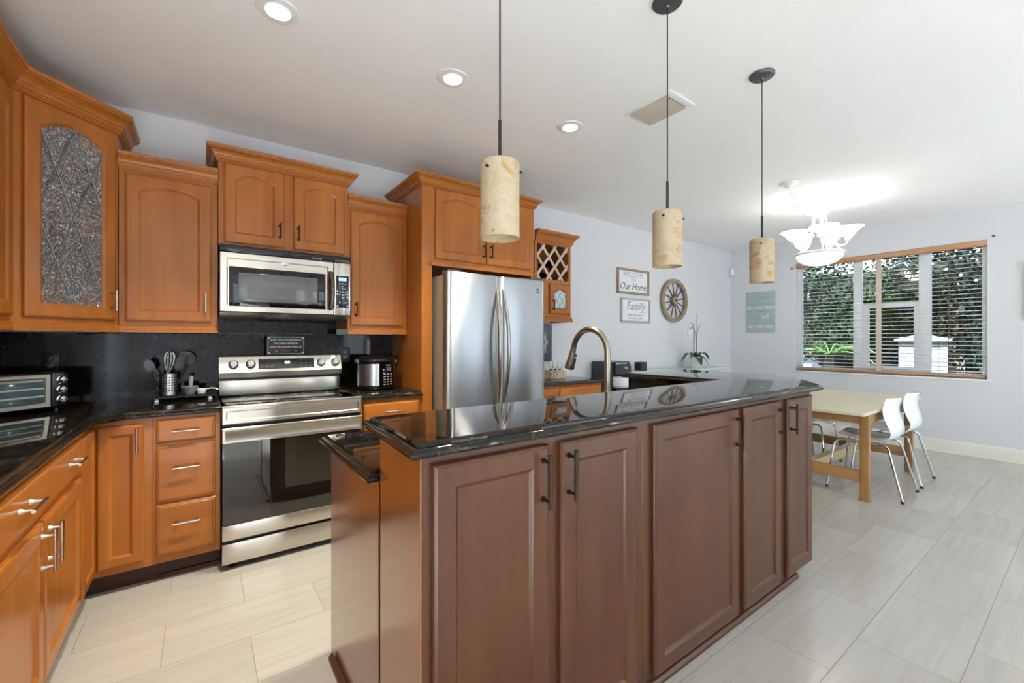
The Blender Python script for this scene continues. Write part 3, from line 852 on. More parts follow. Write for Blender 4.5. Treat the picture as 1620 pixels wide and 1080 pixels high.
# sign on the range console
s = thing('kitchen_sign', 'small black sign with white blessing text standing on the range console', 'sign', (.365, 3.455, 1.184))
sb = MB().box(0, .25, 0, .012, 0, .138, .003).build('board', plain('sign_black', (20, 22, 28), .4), s)
m = MB()
for a in ((.012, .238, .009, .0115), (.012, .238, .1265, .129)): m.box(a[0], a[1], -.001, 0, a[2], a[3])
for a in ((.009, .012), (.238, .241)): m.box(a[0], a[1], -.001, 0, .012, .126)
for x, z in ((.016, .016), (.234, .016), (.016, .122), (.234, .122)): m.box(x - .006, x + .006, -.001, 0, z - .006, z + .006)
m.build('border', M_print, s)
for i, t_ in enumerate(('BLESS THE FOOD BEFORE US,', 'THE FAMILY BESIDE US', 'AND THE LOVE BETWEEN US.')):
    text_mesh('lettering', t_, .0165, M_print, s, (.125, -.0012, .108 - .0255 * i), FRONT, off=.0003, sx=.93)
text_mesh('lettering', 'AMEN', .020, plain('sign_red', (176, 72, 80), .5), s, (.125, -.0012, .032), FRONT, sx=1.1)
text_mesh('flourish', '~', .03, M_print, s, (.062, -.0012, .030), FRONT); text_mesh('flourish', '~', .03, M_print, s, (.188, -.0012, .030), FRONT)

# ------------------------------------------------------------------ microwave
mw = thing('microwave_oven', 'stainless steel over-the-range microwave with a black keypad', 'microwave', (.084, 3.12, 0))
w = .764
bx(.002, w - .002, .03, .42, 1.452, 1.872).build('case', M_black, mw)
m = MB(); m.box(0, w, .004, .06, 1.832, 1.874, .003)
m.build('vent_grille', M_blackg, mw)
dm = MB(); frm(dm, 0, .652, 1.464, 1.828, .035, .035, .035, .004)
dmo = dm.build('door', M_steel, mw)
bx(.047, .598, -.0045, .006, 1.500, 1.742, .004).build('window_frame', M_blackg, dmo)
bx(.096, .548, -.0052, .0, 1.531, 1.708, .003).build('window', plain('door_screen', (92, 94, 96), .08), dmo)
m = MB(); m.tube([(.630, -.004, 1.505), (.632, -.034, 1.515), (.634, -.046, 1.60), (.634, -.046, 1.66), (.632, -.034, 1.745), (.630, -.004, 1.755)], [.014, .015, .015, .015, .015, .014], 12, flat=.8)
m.build('handle', plain('smoked_chrome', (92, 84, 76), .15, 1), dmo)
m = MB().lathe([(.001, 0), (.022, 0), (.022, .002), (.018, .0035), (.001, .0035)], (0, 0, 0), 24, 'y')
bd = m.build('badge', M_chrome, dmo, (.352, 0, 1.786)); bd.scale = (1, 1, .5)
cp = bx(.655, w, 0, .035, 1.464, 1.828, .004).build('control_panel', M_steel, mw)
bx(.668, .752, -.002, .002, 1.516, 1.738, .001).build('keypad', plain('keypad_blue', (24, 32, 46), .1), cp)
bx(.684, .736, -.003, .0, 1.702, 1.726).build('display', plain('keypad_display', (150, 190, 214), .3, emit=.5), cp)
text_mesh('clock', '8:8', .02, M_print, cp, (.708, -.0032, 1.714), FRONT)
for i in range(4):
    text_mesh('lettering', ('1  2  3', '4  5  6', '7  8  9', '0')[i], .017, M_print, cp, (.710, -.0024, 1.646 - i * .021), FRONT, off=.0003)
m = MB()
for x, z in ((.692, 1.682), (.710, 1.684), (.728, 1.682), (.710, 1.666), (.676, 1.630), (.676, 1.610), (.742, 1.630), (.742, 1.610), (.742, 1.59), (.692, 1.552), (.730, 1.552), (.676, 1.528), (.742, 1.528)):
    m.box(x - .005, x + .005, -.0024, -.0018, z - .003, z + .003)
m.build('buttons', M_print, cp)
m = MB(); m.loops([[(x, .0, 1.462), (x, .05, 1.437), (x, .40, 1.437), (x, .40, 1.462)] for x in (.002, w - .002)])
m.build('underside', M_steel, mw)

# ------------------------------------------------------------------ refrigerator
fg = thing('refrigerator', 'stainless steel french door refrigerator with two bowed handles', 'refrigerator', (1.404, 2.725, 0))
w = .918
bx(.006, w - .006, .075, .80, .03, 1.765, .004).build('case', plain('fridge_side', (150, 144, 134), .35, .4), fg)
bx(.03, w - .03, .05, .10, 0, .08).build('base_grille', M_black, fg)
def cdoor(x0, x1, z0, z1, name, parent):
    K = 22; pr = []
    c, hw = (x0 + x1) / 2, (x1 - x0) / 2
    for i in range(K + 1):
        u = -1 + 2 * i / K
        ed = max(0, abs(u) - .93) / .07
        pr.append((c + u * hw, .016 * u * u * .8 + .018 * ed ** 2.2))
    ring = [(x0, .072)] + pr + [(x1, .072)]
    ring = [ring[0]] + pr + [ring[-1]]
    lp = []
    for ins, z in ((.010, z0), (.003, z0 + .004), (0, z0 + .012), (0, z1 - .012), (.003, z1 - .004), (.010, z1)):
        lp.append([(x, y + (ins if y < .07 else 0), z) for x, y in ring])
    return MB().loops(lp).build(name, M_steelv, parent, angle=50)
dl = cdoor(.0, .4565, .64, 1.785, 'door', fg); dr = cdoor(.4615, w, .64, 1.785, 'door', fg)
fz = cdoor(.0, w, .085, .628, 'freezer_drawer', fg)
for o, x, sg in ((dl, .418, -1), (dr, .500, 1)):
    p = []; rr = []
    for i in range(25):
        t = i / 24; b = math.sin(PI * t) ** .8
        p.append((x - sg * .018 + sg * .020 * b, .012 - .062 * b, .78 + .90 * t)); rr.append(.007 + .0075 * min(1, b * 1.6))
    MB().tube(p, rr, 12).build('handle', steel('handle_steel', (176, 168, 156), .18, 'z', .06), o)
MB().tube([(.10, 0, .56), (.10, -.05, .56), (w - .10, -.05, .56), (w - .10, 0, .56)], .012).build('handle', M_steelv, fz)
m = MB()
for z0_, z1_ in ((1.693, 1.698), (1.700, 1.712), (1.6735, 1.6875)): m.box(.808, .838, .004, .012, z0_, z1_)
m.build('badge', plain('badge_dark', (48, 54, 62), .4), dr)
m = MB(); m.box(.02, .14, .03, .12, 1.765, 1.80, .004); m.box(w - .14, w - .02, .03, .12, 1.765, 1.80, .004)
m.build('hinge_cover', M_dark, fg)

# ------------------------------------------------------------------ pendants and ceiling fixtures
def pendant(x, y, label, amp):
    p = thing('pendant_lamp', label, 'pendant lamp', (x, y, 0), group='alabaster pendants over the island')
    MB().lathe([(.001, H - .001), (.062, H - .001), (.062, H - .008), (.055, H - .016), (.012, H - .022), (.008, H - .03), (.001, H - .03)][::-1], n=32).build('canopy', plain('canopy_pewter', (96, 98, 100), .4, .7), p)
    MB().tube([(0, 0, H - .02), (0, 0, 1.96)], .0028, 8).build('cord', M_black, p)
    MB().tube([(0, 0, 1.965), (0, 0, 1.80)], .0055, 10).build('rod', M_black, p)
    sh = MB().lathe([(.012, 1.835), (.056, 1.835), (.0605, 1.830), (.0605, 1.606), (.0595, 1.602), (.0555, 1.602), (.0545, 1.606), (.0545, 1.825), (.012, 1.825), (.012, 1.835)], n=40)
    bmv = sh.bm
    so = sh.build('shade', M_alab, p)
    for a in (200, 320, 80):
        a = math.radians(a); dx, dy = math.cos(a), math.sin(a)
        MB().tube([(dx * .052, dy * .052, 1.805), (dx * .069, dy * .069, 1.805)], .0042, 8).build('screw', M_black, so)
    MB().lathe([(.001, 1.80), (.018, 1.80), (.018, 1.765), (.001, 1.765)][::-1], n=16).build('socket', M_black, p)
    MB().lathe([(.001, 1.765), (.012, 1.765), (.022, 1.735), (.020, 1.715), (.001, 1.705)][::-1], n=16).build('bulb', plain('pendant_bulb', (255, 214, 120), .4, emit=amp), p)
pendant(.742, 1.09, 'alabaster cylinder pendant hanging in front of the refrigerator cabinet', .7)
pendant(1.603, 1.09, 'alabaster cylinder pendant hanging in front of the wall signs', .7)
pendant(2.462, 1.09, 'alabaster cylinder pendant hanging nearest the chandelier', .7)

WARM = (1.0, .92, .74)
def downlight(x, y, label, power, color=WARM, cone=100):
    d = thing('recessed_light', label, 'ceiling light', (x, y, H), group='recessed lights over the kitchen aisle')
    MB().lathe([(.086, -.0005), (.084, -.005), (.076, -.007), (.058, -.006), (.054, -.009), (.050, -.009), (.047, -.002), (.046, .0)], n=40).build('trim_ring', M_white, d)
    MB().lathe([(.001, -.0032), (.036, -.0032), (.044, -.0022), (.046, -.0005)], n=32).build('lens', M_lens, d)
    L = bpy.data.lights.new('recessed_lamp', 'SPOT'); L.energy = power; L.color = color; L.shadow_soft_size = .05
    L.spot_size = math.radians(cone); L.spot_blend = .5
    o = bpy.data.objects.new('recessed_lamp', L); COL.objects.link(o); o.parent = d; o.location = (0, 0, -.02)
downlight(.268, 2.115, 'recessed ceiling light nearest the range and corner cabinet', 74)
downlight(1.115, 2.10, 'recessed ceiling light in the middle of the row, in front of the refrigerator', 64)
downlight(2.012, 2.115, 'recessed ceiling light at the end of the row nearest the ceiling vent', 54)

for lx_, ly_, lb, pw_ in ((.2, -1.3, 'added unseen ceiling fill light by the left glass opening', 400), (2.5, -2.2, 'added unseen ceiling fill light behind the island', 200), (3.7, -1.5, 'added unseen ceiling fill light farthest along the open floor', 40)):
    downlight(lx_, ly_, lb, pw_, (.86, .94, 1.0), 72)  # unseen fill lights added behind the camera to brighten the room

# ceiling vent
v = thing('ceiling_vent', 'white louvred air vent set in the ceiling between the pendants', 'vent', (0, 0, H))
vx0, vx1, vy0, vy1 = 2.175, 2.43, 1.462, 1.80
m = MB()
for a in ((vx0, vx1, vy0, vy0 + .045), (vx0, vx1, vy1 - .03, vy1), (vx0, vx0 + .025, vy0 + .045, vy1 - .03), (vx1 - .025, vx1, vy0 + .045, vy1 - .03)):
    m.box(a[0], a[1], a[2], a[3], -.008, -.0005, .002)
m.build('frame', M_white, v)
bx(vx0 + .02, vx1 - .02, vy0 + .04, vy1 - .025, -.0015, -.0005).build('backing', plain('vent_dark', (60, 55, 48), .8), v)
m = MB()
for i in range(8):
    x = vx0 + .036 + i * (vx1 - vx0 - .072) / 7
    m.box(-.0115, .0115, vy0 + .045, vy1 - .03, -.001, .001, 0, Matrix.Translation((x, 0, -.013)) @ Matrix.Rotation(math.radians(36), 4, 'Y'))
m.build('louvers', plain('louver_paint', (206, 198, 182), .5), v)

# chandelier
cx_, cy_ = 5.14, 1.72
ch = thing('chandelier', 'white chandelier with five lit glass bells and a central bowl over the dining table', 'chandelier', (cx_, cy_, 0))
MB().lathe([(.001, 2.205), (.05, 2.2), (.215, 2.185), (.222, 2.178), (.215, 2.168), (.205, 2.162), (.001, 2.166)][::-1], n=40).build('bowl_ring', M_white, ch)
b = [(.001, 2.055)] + [(.20 * math.sin(a), 2.165 - .11 * math.cos(a)) for a in [PI / 2 * i / 10 for i in range(1, 11)]] + [(.001, 2.164)]
MB().lathe(b, n=36).build('bowl', M_shade_lit, ch)
MB().lathe([(.001, 2.545), (.03, 2.55), (.075, 2.585), (.080, 2.60), (.05, 2.612), (.012, 2.625), (.010, 2.66), (.001, 2.66)], n=28).build('hub', M_white, ch)
for i in range(5):
    a = math.radians(72 * i - 8)
    dx, dy = math.cos(a), math.sin(a)
    P = lambda r_, z_: (r_ * dx, r_ * dy, z_)
    ar = MB()
    ar.tube([P(.055, 2.585), P(.06, 2.50), P(.085, 2.38), P(.12, 2.29), P(.16, 2.245), P(.19, 2.235), P(.222, 2.25), P(.235, 2.28), P(.235, 2.30)], .0065, 8)
    a2 = a + math.radians(14); P2 = lambda r_, z_: (r_ * math.cos(a2), r_ * math.sin(a2), z_)
    ar.tube([P2(.05, 2.58), P2(.055, 2.48), P2(.085, 2.36), P2(.14, 2.25), P2(.19, 2.195)], .0055, 8)
    ao = ar.build('arm', M_white, ch)
    MB().lathe([(.001, 2.285), (.028, 2.29), (.030, 2.31), (.026, 2.318)], (P(.235, 0)[0], P(.235, 0)[1], 0), 20).build('cup', M_white, ao)
    MB().lathe([(.001, 2.312), (.036, 2.315), (.052, 2.335), (.072, 2.360), (.105, 2.392), (.128, 2.405), (.126, 2.408), (.100, 2.397), (.066, 2.365), (.045, 2.335), (.03, 2.322), (.001, 2.320)], (P(.235, 0)[0], P(.235, 0)[1], 0), 28).build('glass_bell', M_shade_lit, ao)
L = bpy.data.lights.new('chandelier_lamp', 'POINT'); L.energy = 7; L.color = (1, .97, .93); L.shadow_soft_size = .12
o = bpy.data.objects.new('chandelier_lamp', L); COL.objects.link(o); o.location = (0, 0, 2.33); o.parent = ch
cn_ = MB().lathe([(.001, H - .001), (.075, H - .001), (.075, H - .012), (.05, H - .022), (.03, H - .03), (.022, H - .045), (.001, H - .045)][::-1], (4.36 - cx_, 1.70 - cy_, 0), 32)
cn_.build('canopy', M_white, ch)
links = MB()
P = []
for i in range(61):
    t = i / 60
    x = 4.36 + (cx_ - .02 - 4.36) * t; z = 2.685 + (2.655 - 2.685) * t - .60 * t * (1 - t)
    P.append(Vector((x - cx_, 1.70 + (cy_ - 1.70) * t - cy_, z)))
d_acc, idx = 0, 0
prev = P[0]; k = 0
for q in P[1:]:
    d_acc += (q - prev).length
    if d_acc >= .026:
        d_acc = 0; k += 1
        T = (q - prev).normalized(); sd = Vector((0, 1, 0)) if k % 2 else T.cross(Vector((0, 1, 0))).normalized()
        links.tube([q + T * .017 * math.cos(u) + sd * .009 * math.sin(u) for u in [2 * PI * j / 10 for j in range(11)]], .0026, 5, cap=False)
    prev = q
for i in range(4):
    q = Vector((0, 0, 2.665 + i * .017)); sd = Vector((1, 0, 0)) if i % 2 else Vector((0, 1, 0))
    links.tube([q + Vector((0, 0, .012)) * math.cos(u) + sd * .009 * math.sin(u) for u in [2 * PI * j / 10 for j in range(11)]], .0026, 5, cap=False)
links.lathe([(.001, H - .001), (.012, H - .001), (.008, H - .012), (.001, H - .014)][::-1], (0, 0, 0), 12)
links.build('chain', M_white, ch)
# ------------------------------------------------------------------ countertop things
ZC = .9215
# pressure cooker
p = thing('pressure_cooker', 'black and steel electric pressure cooker beside the refrigerator panel', 'cooker', (1.075, 3.27, ZC))
MB().lathe([(.001, 0), (.125, 0), (.138, .01), (.140, .03), (.140, .195), (.13, .205), (.001, .205)], n=40).build('body', M_black, p)
m = MB()
n_ = 26; R_ = .1425
for a0, a1 in ((math.radians(188), math.radians(262)), (math.radians(318), math.radians(520))):
    m.loops([[(rr * math.cos(a0 + (a1 - a0) * i / n_), rr * math.sin(a0 + (a1 - a0) * i / n_), z) for i in range(n_ + 1)] for rr, z in ((R_ - .003, .032), (R_, .034), (R_, .192), (R_ - .003, .194))], False, False, closed=False)
m.build('steel_band', M_steelv, p)
MB().lathe([(.001, .205), (.145, .205), (.150, .212), (.148, .228), (.12, .244), (.06, .252), (.001, .252)], n=40).build('lid', M_black, p)
m = MB(); m.box(-.155, -.135, -.05, .02, .20, .225, .005); m.box(.135, .160, -.03, .03, .19, .215, .005)
m.build('handle', M_gray, p)
pn = MB()
a0, a1 = math.radians(263), math.radians(317)
pn.loops([[(rr * math.cos(a0 + (a1 - a0) * i / 12), rr * math.sin(a0 + (a1 - a0) * i / 12), z) for i in range(13)] for rr, z in ((.139, .018), (.147, .022), (.147, .198), (.139, .20))], False, False, closed=False)
pno = pn.build('control_panel', M_blackg, p)
ac = math.radians(290)
MP = lambda u, z: Matrix.Translation((.1475 * math.cos(ac + u / .147), .1475 * math.sin(ac + u / .147), z)) @ Matrix.Rotation(ac + u / .147 + PI / 2, 4, 'Z')
MB().box(-.022, .022, -.001, .001, -.015, .015, 0, MP(.005, .155)).build('display', plain('cooker_display', (70, 96, 126), .2), pno)
m = MB()
for u, z, s_ in [(.0, .182, .02)] + [(x_, z_, .008) for z_ in (.118, .098, .078, .060, .042) for x_ in (-.032, -.004, .026)] + [(-.04, .15, .005), (-.04, .13, .005)]:
    m.box(-s_, s_, -.0012, 0, -.0022, .0022, 0, MP(u, z))
m.build('buttons', M_print, pno)

# outlets on the backsplash
def outlet(x, z, label, plate, face):
    o = thing('wall_outlet', label, 'outlet', (x, YW - .0205, z))
    bx(-.036, .036, -.006, 0, -.058, .058, .002).build('plate', plate, o)
    for dz in (.021, -.021):
        q = bx(-.0165, .0165, -.0085, -.004, dz - .0145, dz + .0145, .003).build('receptacle', face, o)
        mm = MB()
        for a in (-.0065, .0065): mm.box(a - .0012, a + .0012, -.0088, -.008, dz - .002, dz + .007)
        mm.lathe([(.001, 0), (.0024, 0), (.0024, .0006), (.001, .0006)], (0, -.008, dz - .008), 8, 'y')
        mm.build('slots', M_black if face is not M_black else M_print, q)
outlet(.918, 1.175, 'dark wall outlet on the backsplash behind the pressure cooker', M_dark, M_gray)
outlet(-.705, 1.165, 'black wall outlet on the backsplash above the toaster oven', M_black, M_black)

# utensils on a small stone tray
t = thing('stone_tray', 'small dark stone tray on white feet beside the range', 'tray', (-.09, 3.36, ZC))
slab([(-.165, -.095), (.165, -.095), (.165, .095), (-.165, .095)], .036, th=.016).build('tray', M_gran, t)
m = MB(); [m.lathe([(.001, 0), (.010, 0), (.012, .004), (.010, .021), (.001, .021)], (x, y, 0), 12) for x in (-.13, .13) for y in (-.075, .075)]
m.build('feet', M_wplast, t)
ZT_ = ZC + .0365
h = thing('utensil_holder', 'perforated stainless steel utensil holder standing on the stone tray', 'utensil holder', (-.165, 3.33, ZT_))
MB().lathe([(.001, 0), (.045, 0), (.0465, .002), (.0465, .126), (.048, .128), (.047, .130), (.0448, .128), (.0448, .004), (.001, .004)], n=36).build('cup', M_steelv, h)
m = MB()
for i in range(-3, 4):
    for k in range(6):
        a = math.radians(-84 + i * 17)
        m.box(-.0034, .0034, -.0006, .0006, -.0034, .0034, 0, Matrix.Translation((.0468 * math.cos(a), .0468 * math.sin(a), .03 + k * .0155)) @ Matrix.Rotation(a + PI / 2, 4, 'Z'))
m.build('holes', M_black, h)
def utensil(name, label, base, tip, build):
    u = thing(name, label, 'utensil', (-.165 + base[0], 3.33 + base[1], ZT_ + .008)); b = Vector((0, 0, 0)); d = Vector(tip) - Vector((base[0], base[1], 0))
    return build(u, b, d)
def spoonhead(u, c, d, L, wid, mat, nrm=(0, -1, .2), thick=.006, name='head'):
    d = d.normalized(); nv_ = Vector(nrm); nv_ = (nv_ - d * nv_.dot(d)).normalized(); sd = d.cross(nv_)
    lp = []
    for k in range(9):
        s_ = -1 + 2 * k / 8; rr = math.sqrt(max(0.0, 1 - s_ * s_)) * .98 + .03
        lp.append([tuple(c + d * (L / 2 * (s_ + 1)) + sd * (wid / 2 * rr * math.cos(a)) + nv_ * (thick * (math.sin(a) * rr + (1 - rr * rr * math.cos(a) ** 2) * -1.2))) for a in [2 * PI * j / 16 for j in range(16)]])
    return MB().loops(lp).build(name, mat, u)
M_nylon = plain('grey_nylon', (74, 80, 92), .35)
def mk_spoon(u, b, d):
    MB().tube([b, b + d * .62, b + d * .66], [.005, .0045, .004], 8).build('handle', M_black, u); spoonhead(u, b + d * .64, d, .075, .050, M_nylon)
utensil('serving_spoon', 'grey serving spoon leaning out of the utensil holder over the backsplash corner', (-.028, .0), (-.105, -.01, .215), mk_spoon)
def mk_whisk(u, b, d):
    MB().tube([b, b + d * .30, b + d * .48], [.006, .007, .005], 10).build('handle', M_chrome, u)
    m = MB(); dn = d.normalized(); p0 = b + d * .46; p1 = b + d * 1.0
    s1 = dn.cross(Vector((0, 1, 0))).normalized(); s2 = dn.cross(s1)
    for k in range(5):
        sd = s1 * math.cos(PI * k / 5) + s2 * math.sin(PI * k / 5)
        pts = []
        for i in range(21):
            q = -1 + 2 * i / 20
            pts.append(p0 + (p1 - p0) * (1 - abs(q) ** 2.4) + sd * .026 * math.sin(q * PI / 2 * 1.0) * (1 - abs(q) ** 3) * 1.5)
        m.tube(pts, .0009, 5)
    m.build('wires', M_chrome, u)
utensil('whisk', 'steel balloon whisk standing in the utensil holder', (-.012, -.01), (.008, -.02, .255), mk_whisk)
def mk_ladle(u, b, d):
    MB().tube([b, b + d * .75], [.005, .0045], 8).build('handle', M_black, u)
    spoonhead(u, b + d * .72, Vector((1, 0, .08)) * 1 + d * 0, .088, .070, plain('grey_spoon', (112, 116, 122), .3), (-.1, -.7, .5), .012)
utensil('ladle', 'large grey ladle resting highest in the utensil holder', (.012, .012), (.045, .02, .31), mk_ladle)
def mk_slot(u, b, d):
    MB().tube([b, b + d * .7], [.005, .0045], 8).build('handle', M_black, u)
    spoonhead(u, b + d * .68, d, .085, .062, M_black, (.2, -1, .1), .004)
utensil('spatula', 'black nylon spatula leaning right in the utensil holder', (.022, .0), (.115, -.015, .24), mk_slot)
def mk_turner(u, b, d):
    MB().tube([b, b + d * .6], [.005, .0045], 8).build('handle', M_black, u)
    spoonhead(u, b + d * .58, d, .10, .05, M_black, (.0, -1, .1), .003)
utensil('slotted_turner', 'black slotted turner between whisk and spatula', (.010, -.018), (.062, -.03, .225), mk_turner)
mo = thing('mortar', 'speckled grey granite mortar on the stone tray', 'mortar', (-.062, 3.325, ZT_))
M_speck = granite('grey_speckle', .6, 1.0, 6.0)
MB().lathe([(.001, 0), (.026, 0), (.028, .004), (.036, .02), (.043, .040), (.045, .046), (.040, .048), (.034, .03), (.02, .014), (.001, .010)], n=28).build('bowl', plain('grey_stone', (128, 128, 130), .7, var=.5), mo)
pe = thing('pestle', 'grey stone pestle standing in the mortar', 'pestle', (-.062, 3.325, ZT_ + .012))
MB().tube([(0, 0, 0), (.002, .001, .012), (.004, .002, .04), (.008, .004, .09), (.009, .005, .098)], [.010, .013, .010, .012, .006], 12).build('pestle', plain('pale_stone', (150, 146, 138), .6, var=.3), pe)
sc_ = thing('measuring_scoop', 'white plastic scoop lying on the stone tray beside the mortar', 'scoop', (.025, 3.315, ZT_))
MB().lathe([(.001, 0), (.020, 0), (.026, .018), (.027, .030), (.024, .030), (.018, .004), (.001, .003)], (-.03, 0, 0), 24).build('bowl', M_wplast, sc_)
MB().tube([(-.008, 0, .026), (.02, 0, .030), (.045, 0, .027), (.056, 0, .018)], [.006, .007, .008, .010], 10, flat=.5).build('handle', M_wplast, sc_)

# toaster oven, turned towards the room in the corner
to = thing('toaster_oven', 'stainless toaster oven with three knobs at the left end of the counter', 'toaster oven', (-.58, 3.225, ZC), math.radians(42.4))
m = MB(); m.box(-.46, 0, .0, .265, .018, .205, .012, seg=3); m.build('body', M_black, to)
m = MB(); [m.lathe([(.001, 0), (.012, 0), (.010, .018), (.001, .018)], (x, y, 0), 12) for x in (-.43, -.03) for y in (.03, .235)]
m.build('feet', M_black, to)
m = MB(); frm(m, -.455, -.074, .026, .198, .005, .016, .022, .008)
dm = m.build('door', M_steel, to)
bx(-.432, -.097, -.006, .0, .046, .160, .002).build('glass', plain('toaster_glass', (70, 86, 92), .04), dm)
MB().tube([(-.43, -.012, .180), (-.43, -.034, .184), (-.10, -.034, .184), (-.10, -.012, .180)], .009, 10).build('handle', M_steel, dm)
m = MB()
for z in (.085, .125): m.box(-.43, -.10, -.0065, -.006, z - .004, z + .004)
m.build('rack', plain('rack_grey', (150, 164, 168), .3), dm)
cp = bx(-.072, -.002, -.014, .004, .024, .202, .010).build('control_panel', plain('dark_steel', (72, 72, 74), .25, .9), to)
for z in (.062, .112, .162):
    k = MB().lathe([(.001, 0), (.021, 0), (.021, .004), (.017, .007), (.015, .020), (.001, .022)], axis='y', n=24)
    k.box(-.0025, .0025, -.027, -.016, -.014, .014, .001)
    k.build('knob', M_chrome, cp, (-.036, -.014, z))

# blue-dark framed ornament under the wine cabinet, glass caddy on the buffet
o = thing('wall_plaque', 'dark grey panel with pale scroll ornament under the wine cabinet', 'plaque', (2.965, YW - .002, 1.06))
bx(-.125, .125, -.015, 0, 0, .40, .002).build('panel', wood('slate_panel', (58, 70, 80), (92, 104, 112), None, .4), o)
m = MB()
for pts in ([(-.045, .31), (.035, .31), (.035, .25), (.062, .21), (.035, .165), (.035, .10), (-.045, .10)], [(-.03, .285), (.018, .285), (.018, .24), (.044, .21), (.018, .175), (.018, .12), (-.03, .12)], [(-.06, .21), (0, .155), (.034, .21), (0, .26), (-.06, .21)]):
    m.tube([(x + .0, -.018, z) for x, z in pts], .0045, 6)
m.build('ornament', M_wplast, o)
g = thing('glass_caddy', 'patterned beige caddy on the short countertop', 'caddy', (2.93, 3.30, .908))
m = MB()
for a in ((-.10, .10, -.05, -.046), (-.10, .10, .046, .05), (-.10, -.096, -.046, .046), (.096, .10, -.046, .046)): m.box(a[0], a[1], a[2], a[3], .003, .078)
m.box(-.096, .096, -.046, .046, .0, .006)
m.build('basket', plain('woven_beige', (196, 186, 158), .6, var=.35), g)
m = MB()
for i in range(5):
    x = -.08 + i * .04
    m.tube([(x + .016 * math.cos(t_), -.0515, .04 + .028 * math.sin(t_)) for t_ in [2 * PI * j / 14 for j in range(15)]], .0022, 5, cap=False)
m.build('ring_pattern', plain('dark_rings', (92, 84, 66), .6), g)
for i, x in enumerate((-.06, .005, .065)):
    gl = thing('stemmed_glass', ('clear stemmed glass in the caddy nearest the refrigerator', 'clear stemmed glass in the middle of the caddy', 'clear stemmed glass in the caddy nearest the open wall')[i], 'glass', (2.93 + x, 3.30, .9145), group='glasses in the caddy')
    MB().lathe([(.001, 0), (.024, 0), (.024, .002), (.005, .006), (.0035, .02), (.0035, .07), (.008, .078), (.024, .10), (.028, .13), (.025, .165), (.0235, .165), (.0262, .13), (.022, .102), (.006, .081), (.001, .08)], n=22).build('glass', M_clear, gl)
    MB().lathe([(.001, .066), (.010, .066), (.012, .074), (.007, .084), (.001, .085)], n=10).build('charm', M_black, gl)

# black dispenser beside the sideboard
d = thing('drink_dispenser', 'black upright drinks machine standing between countertop and sideboard', 'dispenser', (3.695, 3.22, 0))
m = MB(); m.box(0, .33, .02, .30, 0, .62, .004); m.box(0, .05, .02, .30, .62, 1.045, .004); m.box(.28, .33, .02, .30, .62, 1.045, .004); m.box(.05, .28, .16, .30, .62, 1.045); m.box(.05, .28, .02, .16, .90, 1.045)
m.build('body', plain('dispenser_black', (48, 50, 54), .3), d)
bx(.06, .325, -.012, .02, .905, 1.036, .006).build('front_panel', M_dark, d)
m = MB(); m.box(.06, .25, -.016, -.008, 1.018, 1.034, .003); m.lathe([(.001, 0), (.02, 0), (.02, .012), (.001, .012)], (.30, -.012, 1.015), 16, 'y')
m.build('chrome_trim', M_chrome, d)
text_mesh('lettering', 'No', .04, M_print, d, (.235, -.0128, .975), FRONT, off=.0012)
MB().lathe([(.001, 0), (.12, 0), (.135, .02), (.14, .07), (.12, .115), (.09, .125), (.001, .125)], (.185, .06, .755), 28).build('white_bowl', M_wplast, d)
bx(.06, .30, -.02, .16, .62, .752, .006).build('drip_tray', M_black, d)

# mint sideboard with its orchid and small black cube
s = thing('sideboard', 'long mint-white sideboard standing along the white wall', 'sideboard', (4.06, 3.085, 0))
w = 2.02
bx(0, w, .012, .44, .06, .885).build('body', M_mint, s)
bx(-.0, w, 0, .443, .885, .915, .003).build('top', plain('mint_top', (206, 226, 218), .15), s)
m = MB()
for x in (.0, w - .05): m.box(x, x + .05, .02, .42, 0, .06)
m.build('legs', M_mint, s)
for i in range(4):
    a = .05 + i * .485
    dd = door('door', s, a, a + .465, .09, .845, M_mint, .012, fw=.05, t=.012, panel=.006)
    pull(dd, a + (.435 if i % 2 == 0 else .03), .60, M_black, True, .10, .0)
c = thing('black_cube', 'small black cube speaker on the sideboard', 'speaker', (4.44, 3.40, .9155))
bx(-.062, .062, -.05, .05, 0, .105, .008).build('case', M_black, c); bx(-.052, .052, -.052, -.049, .01, .095, .002).build('grille', M_dark, c)
o = thing('potted_orchid', 'orchid with broad green leaves in a white pot on the sideboard', 'orchid', (5.55, 3.33, .9155))
MB().lathe([(.001, 0), (.062, 0), (.066, .01), (.086, .135), (.088, .145), (.082, .145), (.076, .12), (.001, .115)], n=28).build('pot', M_wplast, o)
MB().lathe([(.001, .116), (.073, .116), (.05, .13), (.001, .134)], n=16).build('bark', plain('bark', (84, 66, 50), .9), o)
def leaf(a, L_, rise, droop, wd):
    ca, sa = math.cos(a), math.sin(a); lp = []
    for k in range(11):
        t_ = k / 10; r_ = L_ * t_; z = .128 + rise * math.sin(PI * t_ * .75) - droop * t_ * t_
        hw = wd * math.sin(PI * min(1, .12 + t_ * .86)) ** .7 + .001
        px, py = -sa, ca
        lp.append([(r_ * ca + px * hw, r_ * sa + py * hw, z + .012 * (hw / wd)), (r_ * ca, r_ * sa, z), (r_ * ca - px * hw, r_ * sa - py * hw, z + .012 * (hw / wd)), (r_ * ca, r_ * sa, z - .003)])
    return MB().loops(lp).build('leaf', M_leaf, o)
for a, L_, ri, dr_, wd in ((200, .27, .10, .06, .034), (165, .24, .10, .12, .040), (238, .16, .04, .12, .05), (290, .17, .05, .13, .055), (340, .23, .10, .10, .038), (20, .26, .10, .16, .040), (90, .2, .08, .08, .04)):
    leaf(math.radians(a), L_, ri, dr_, wd)
st = MB()
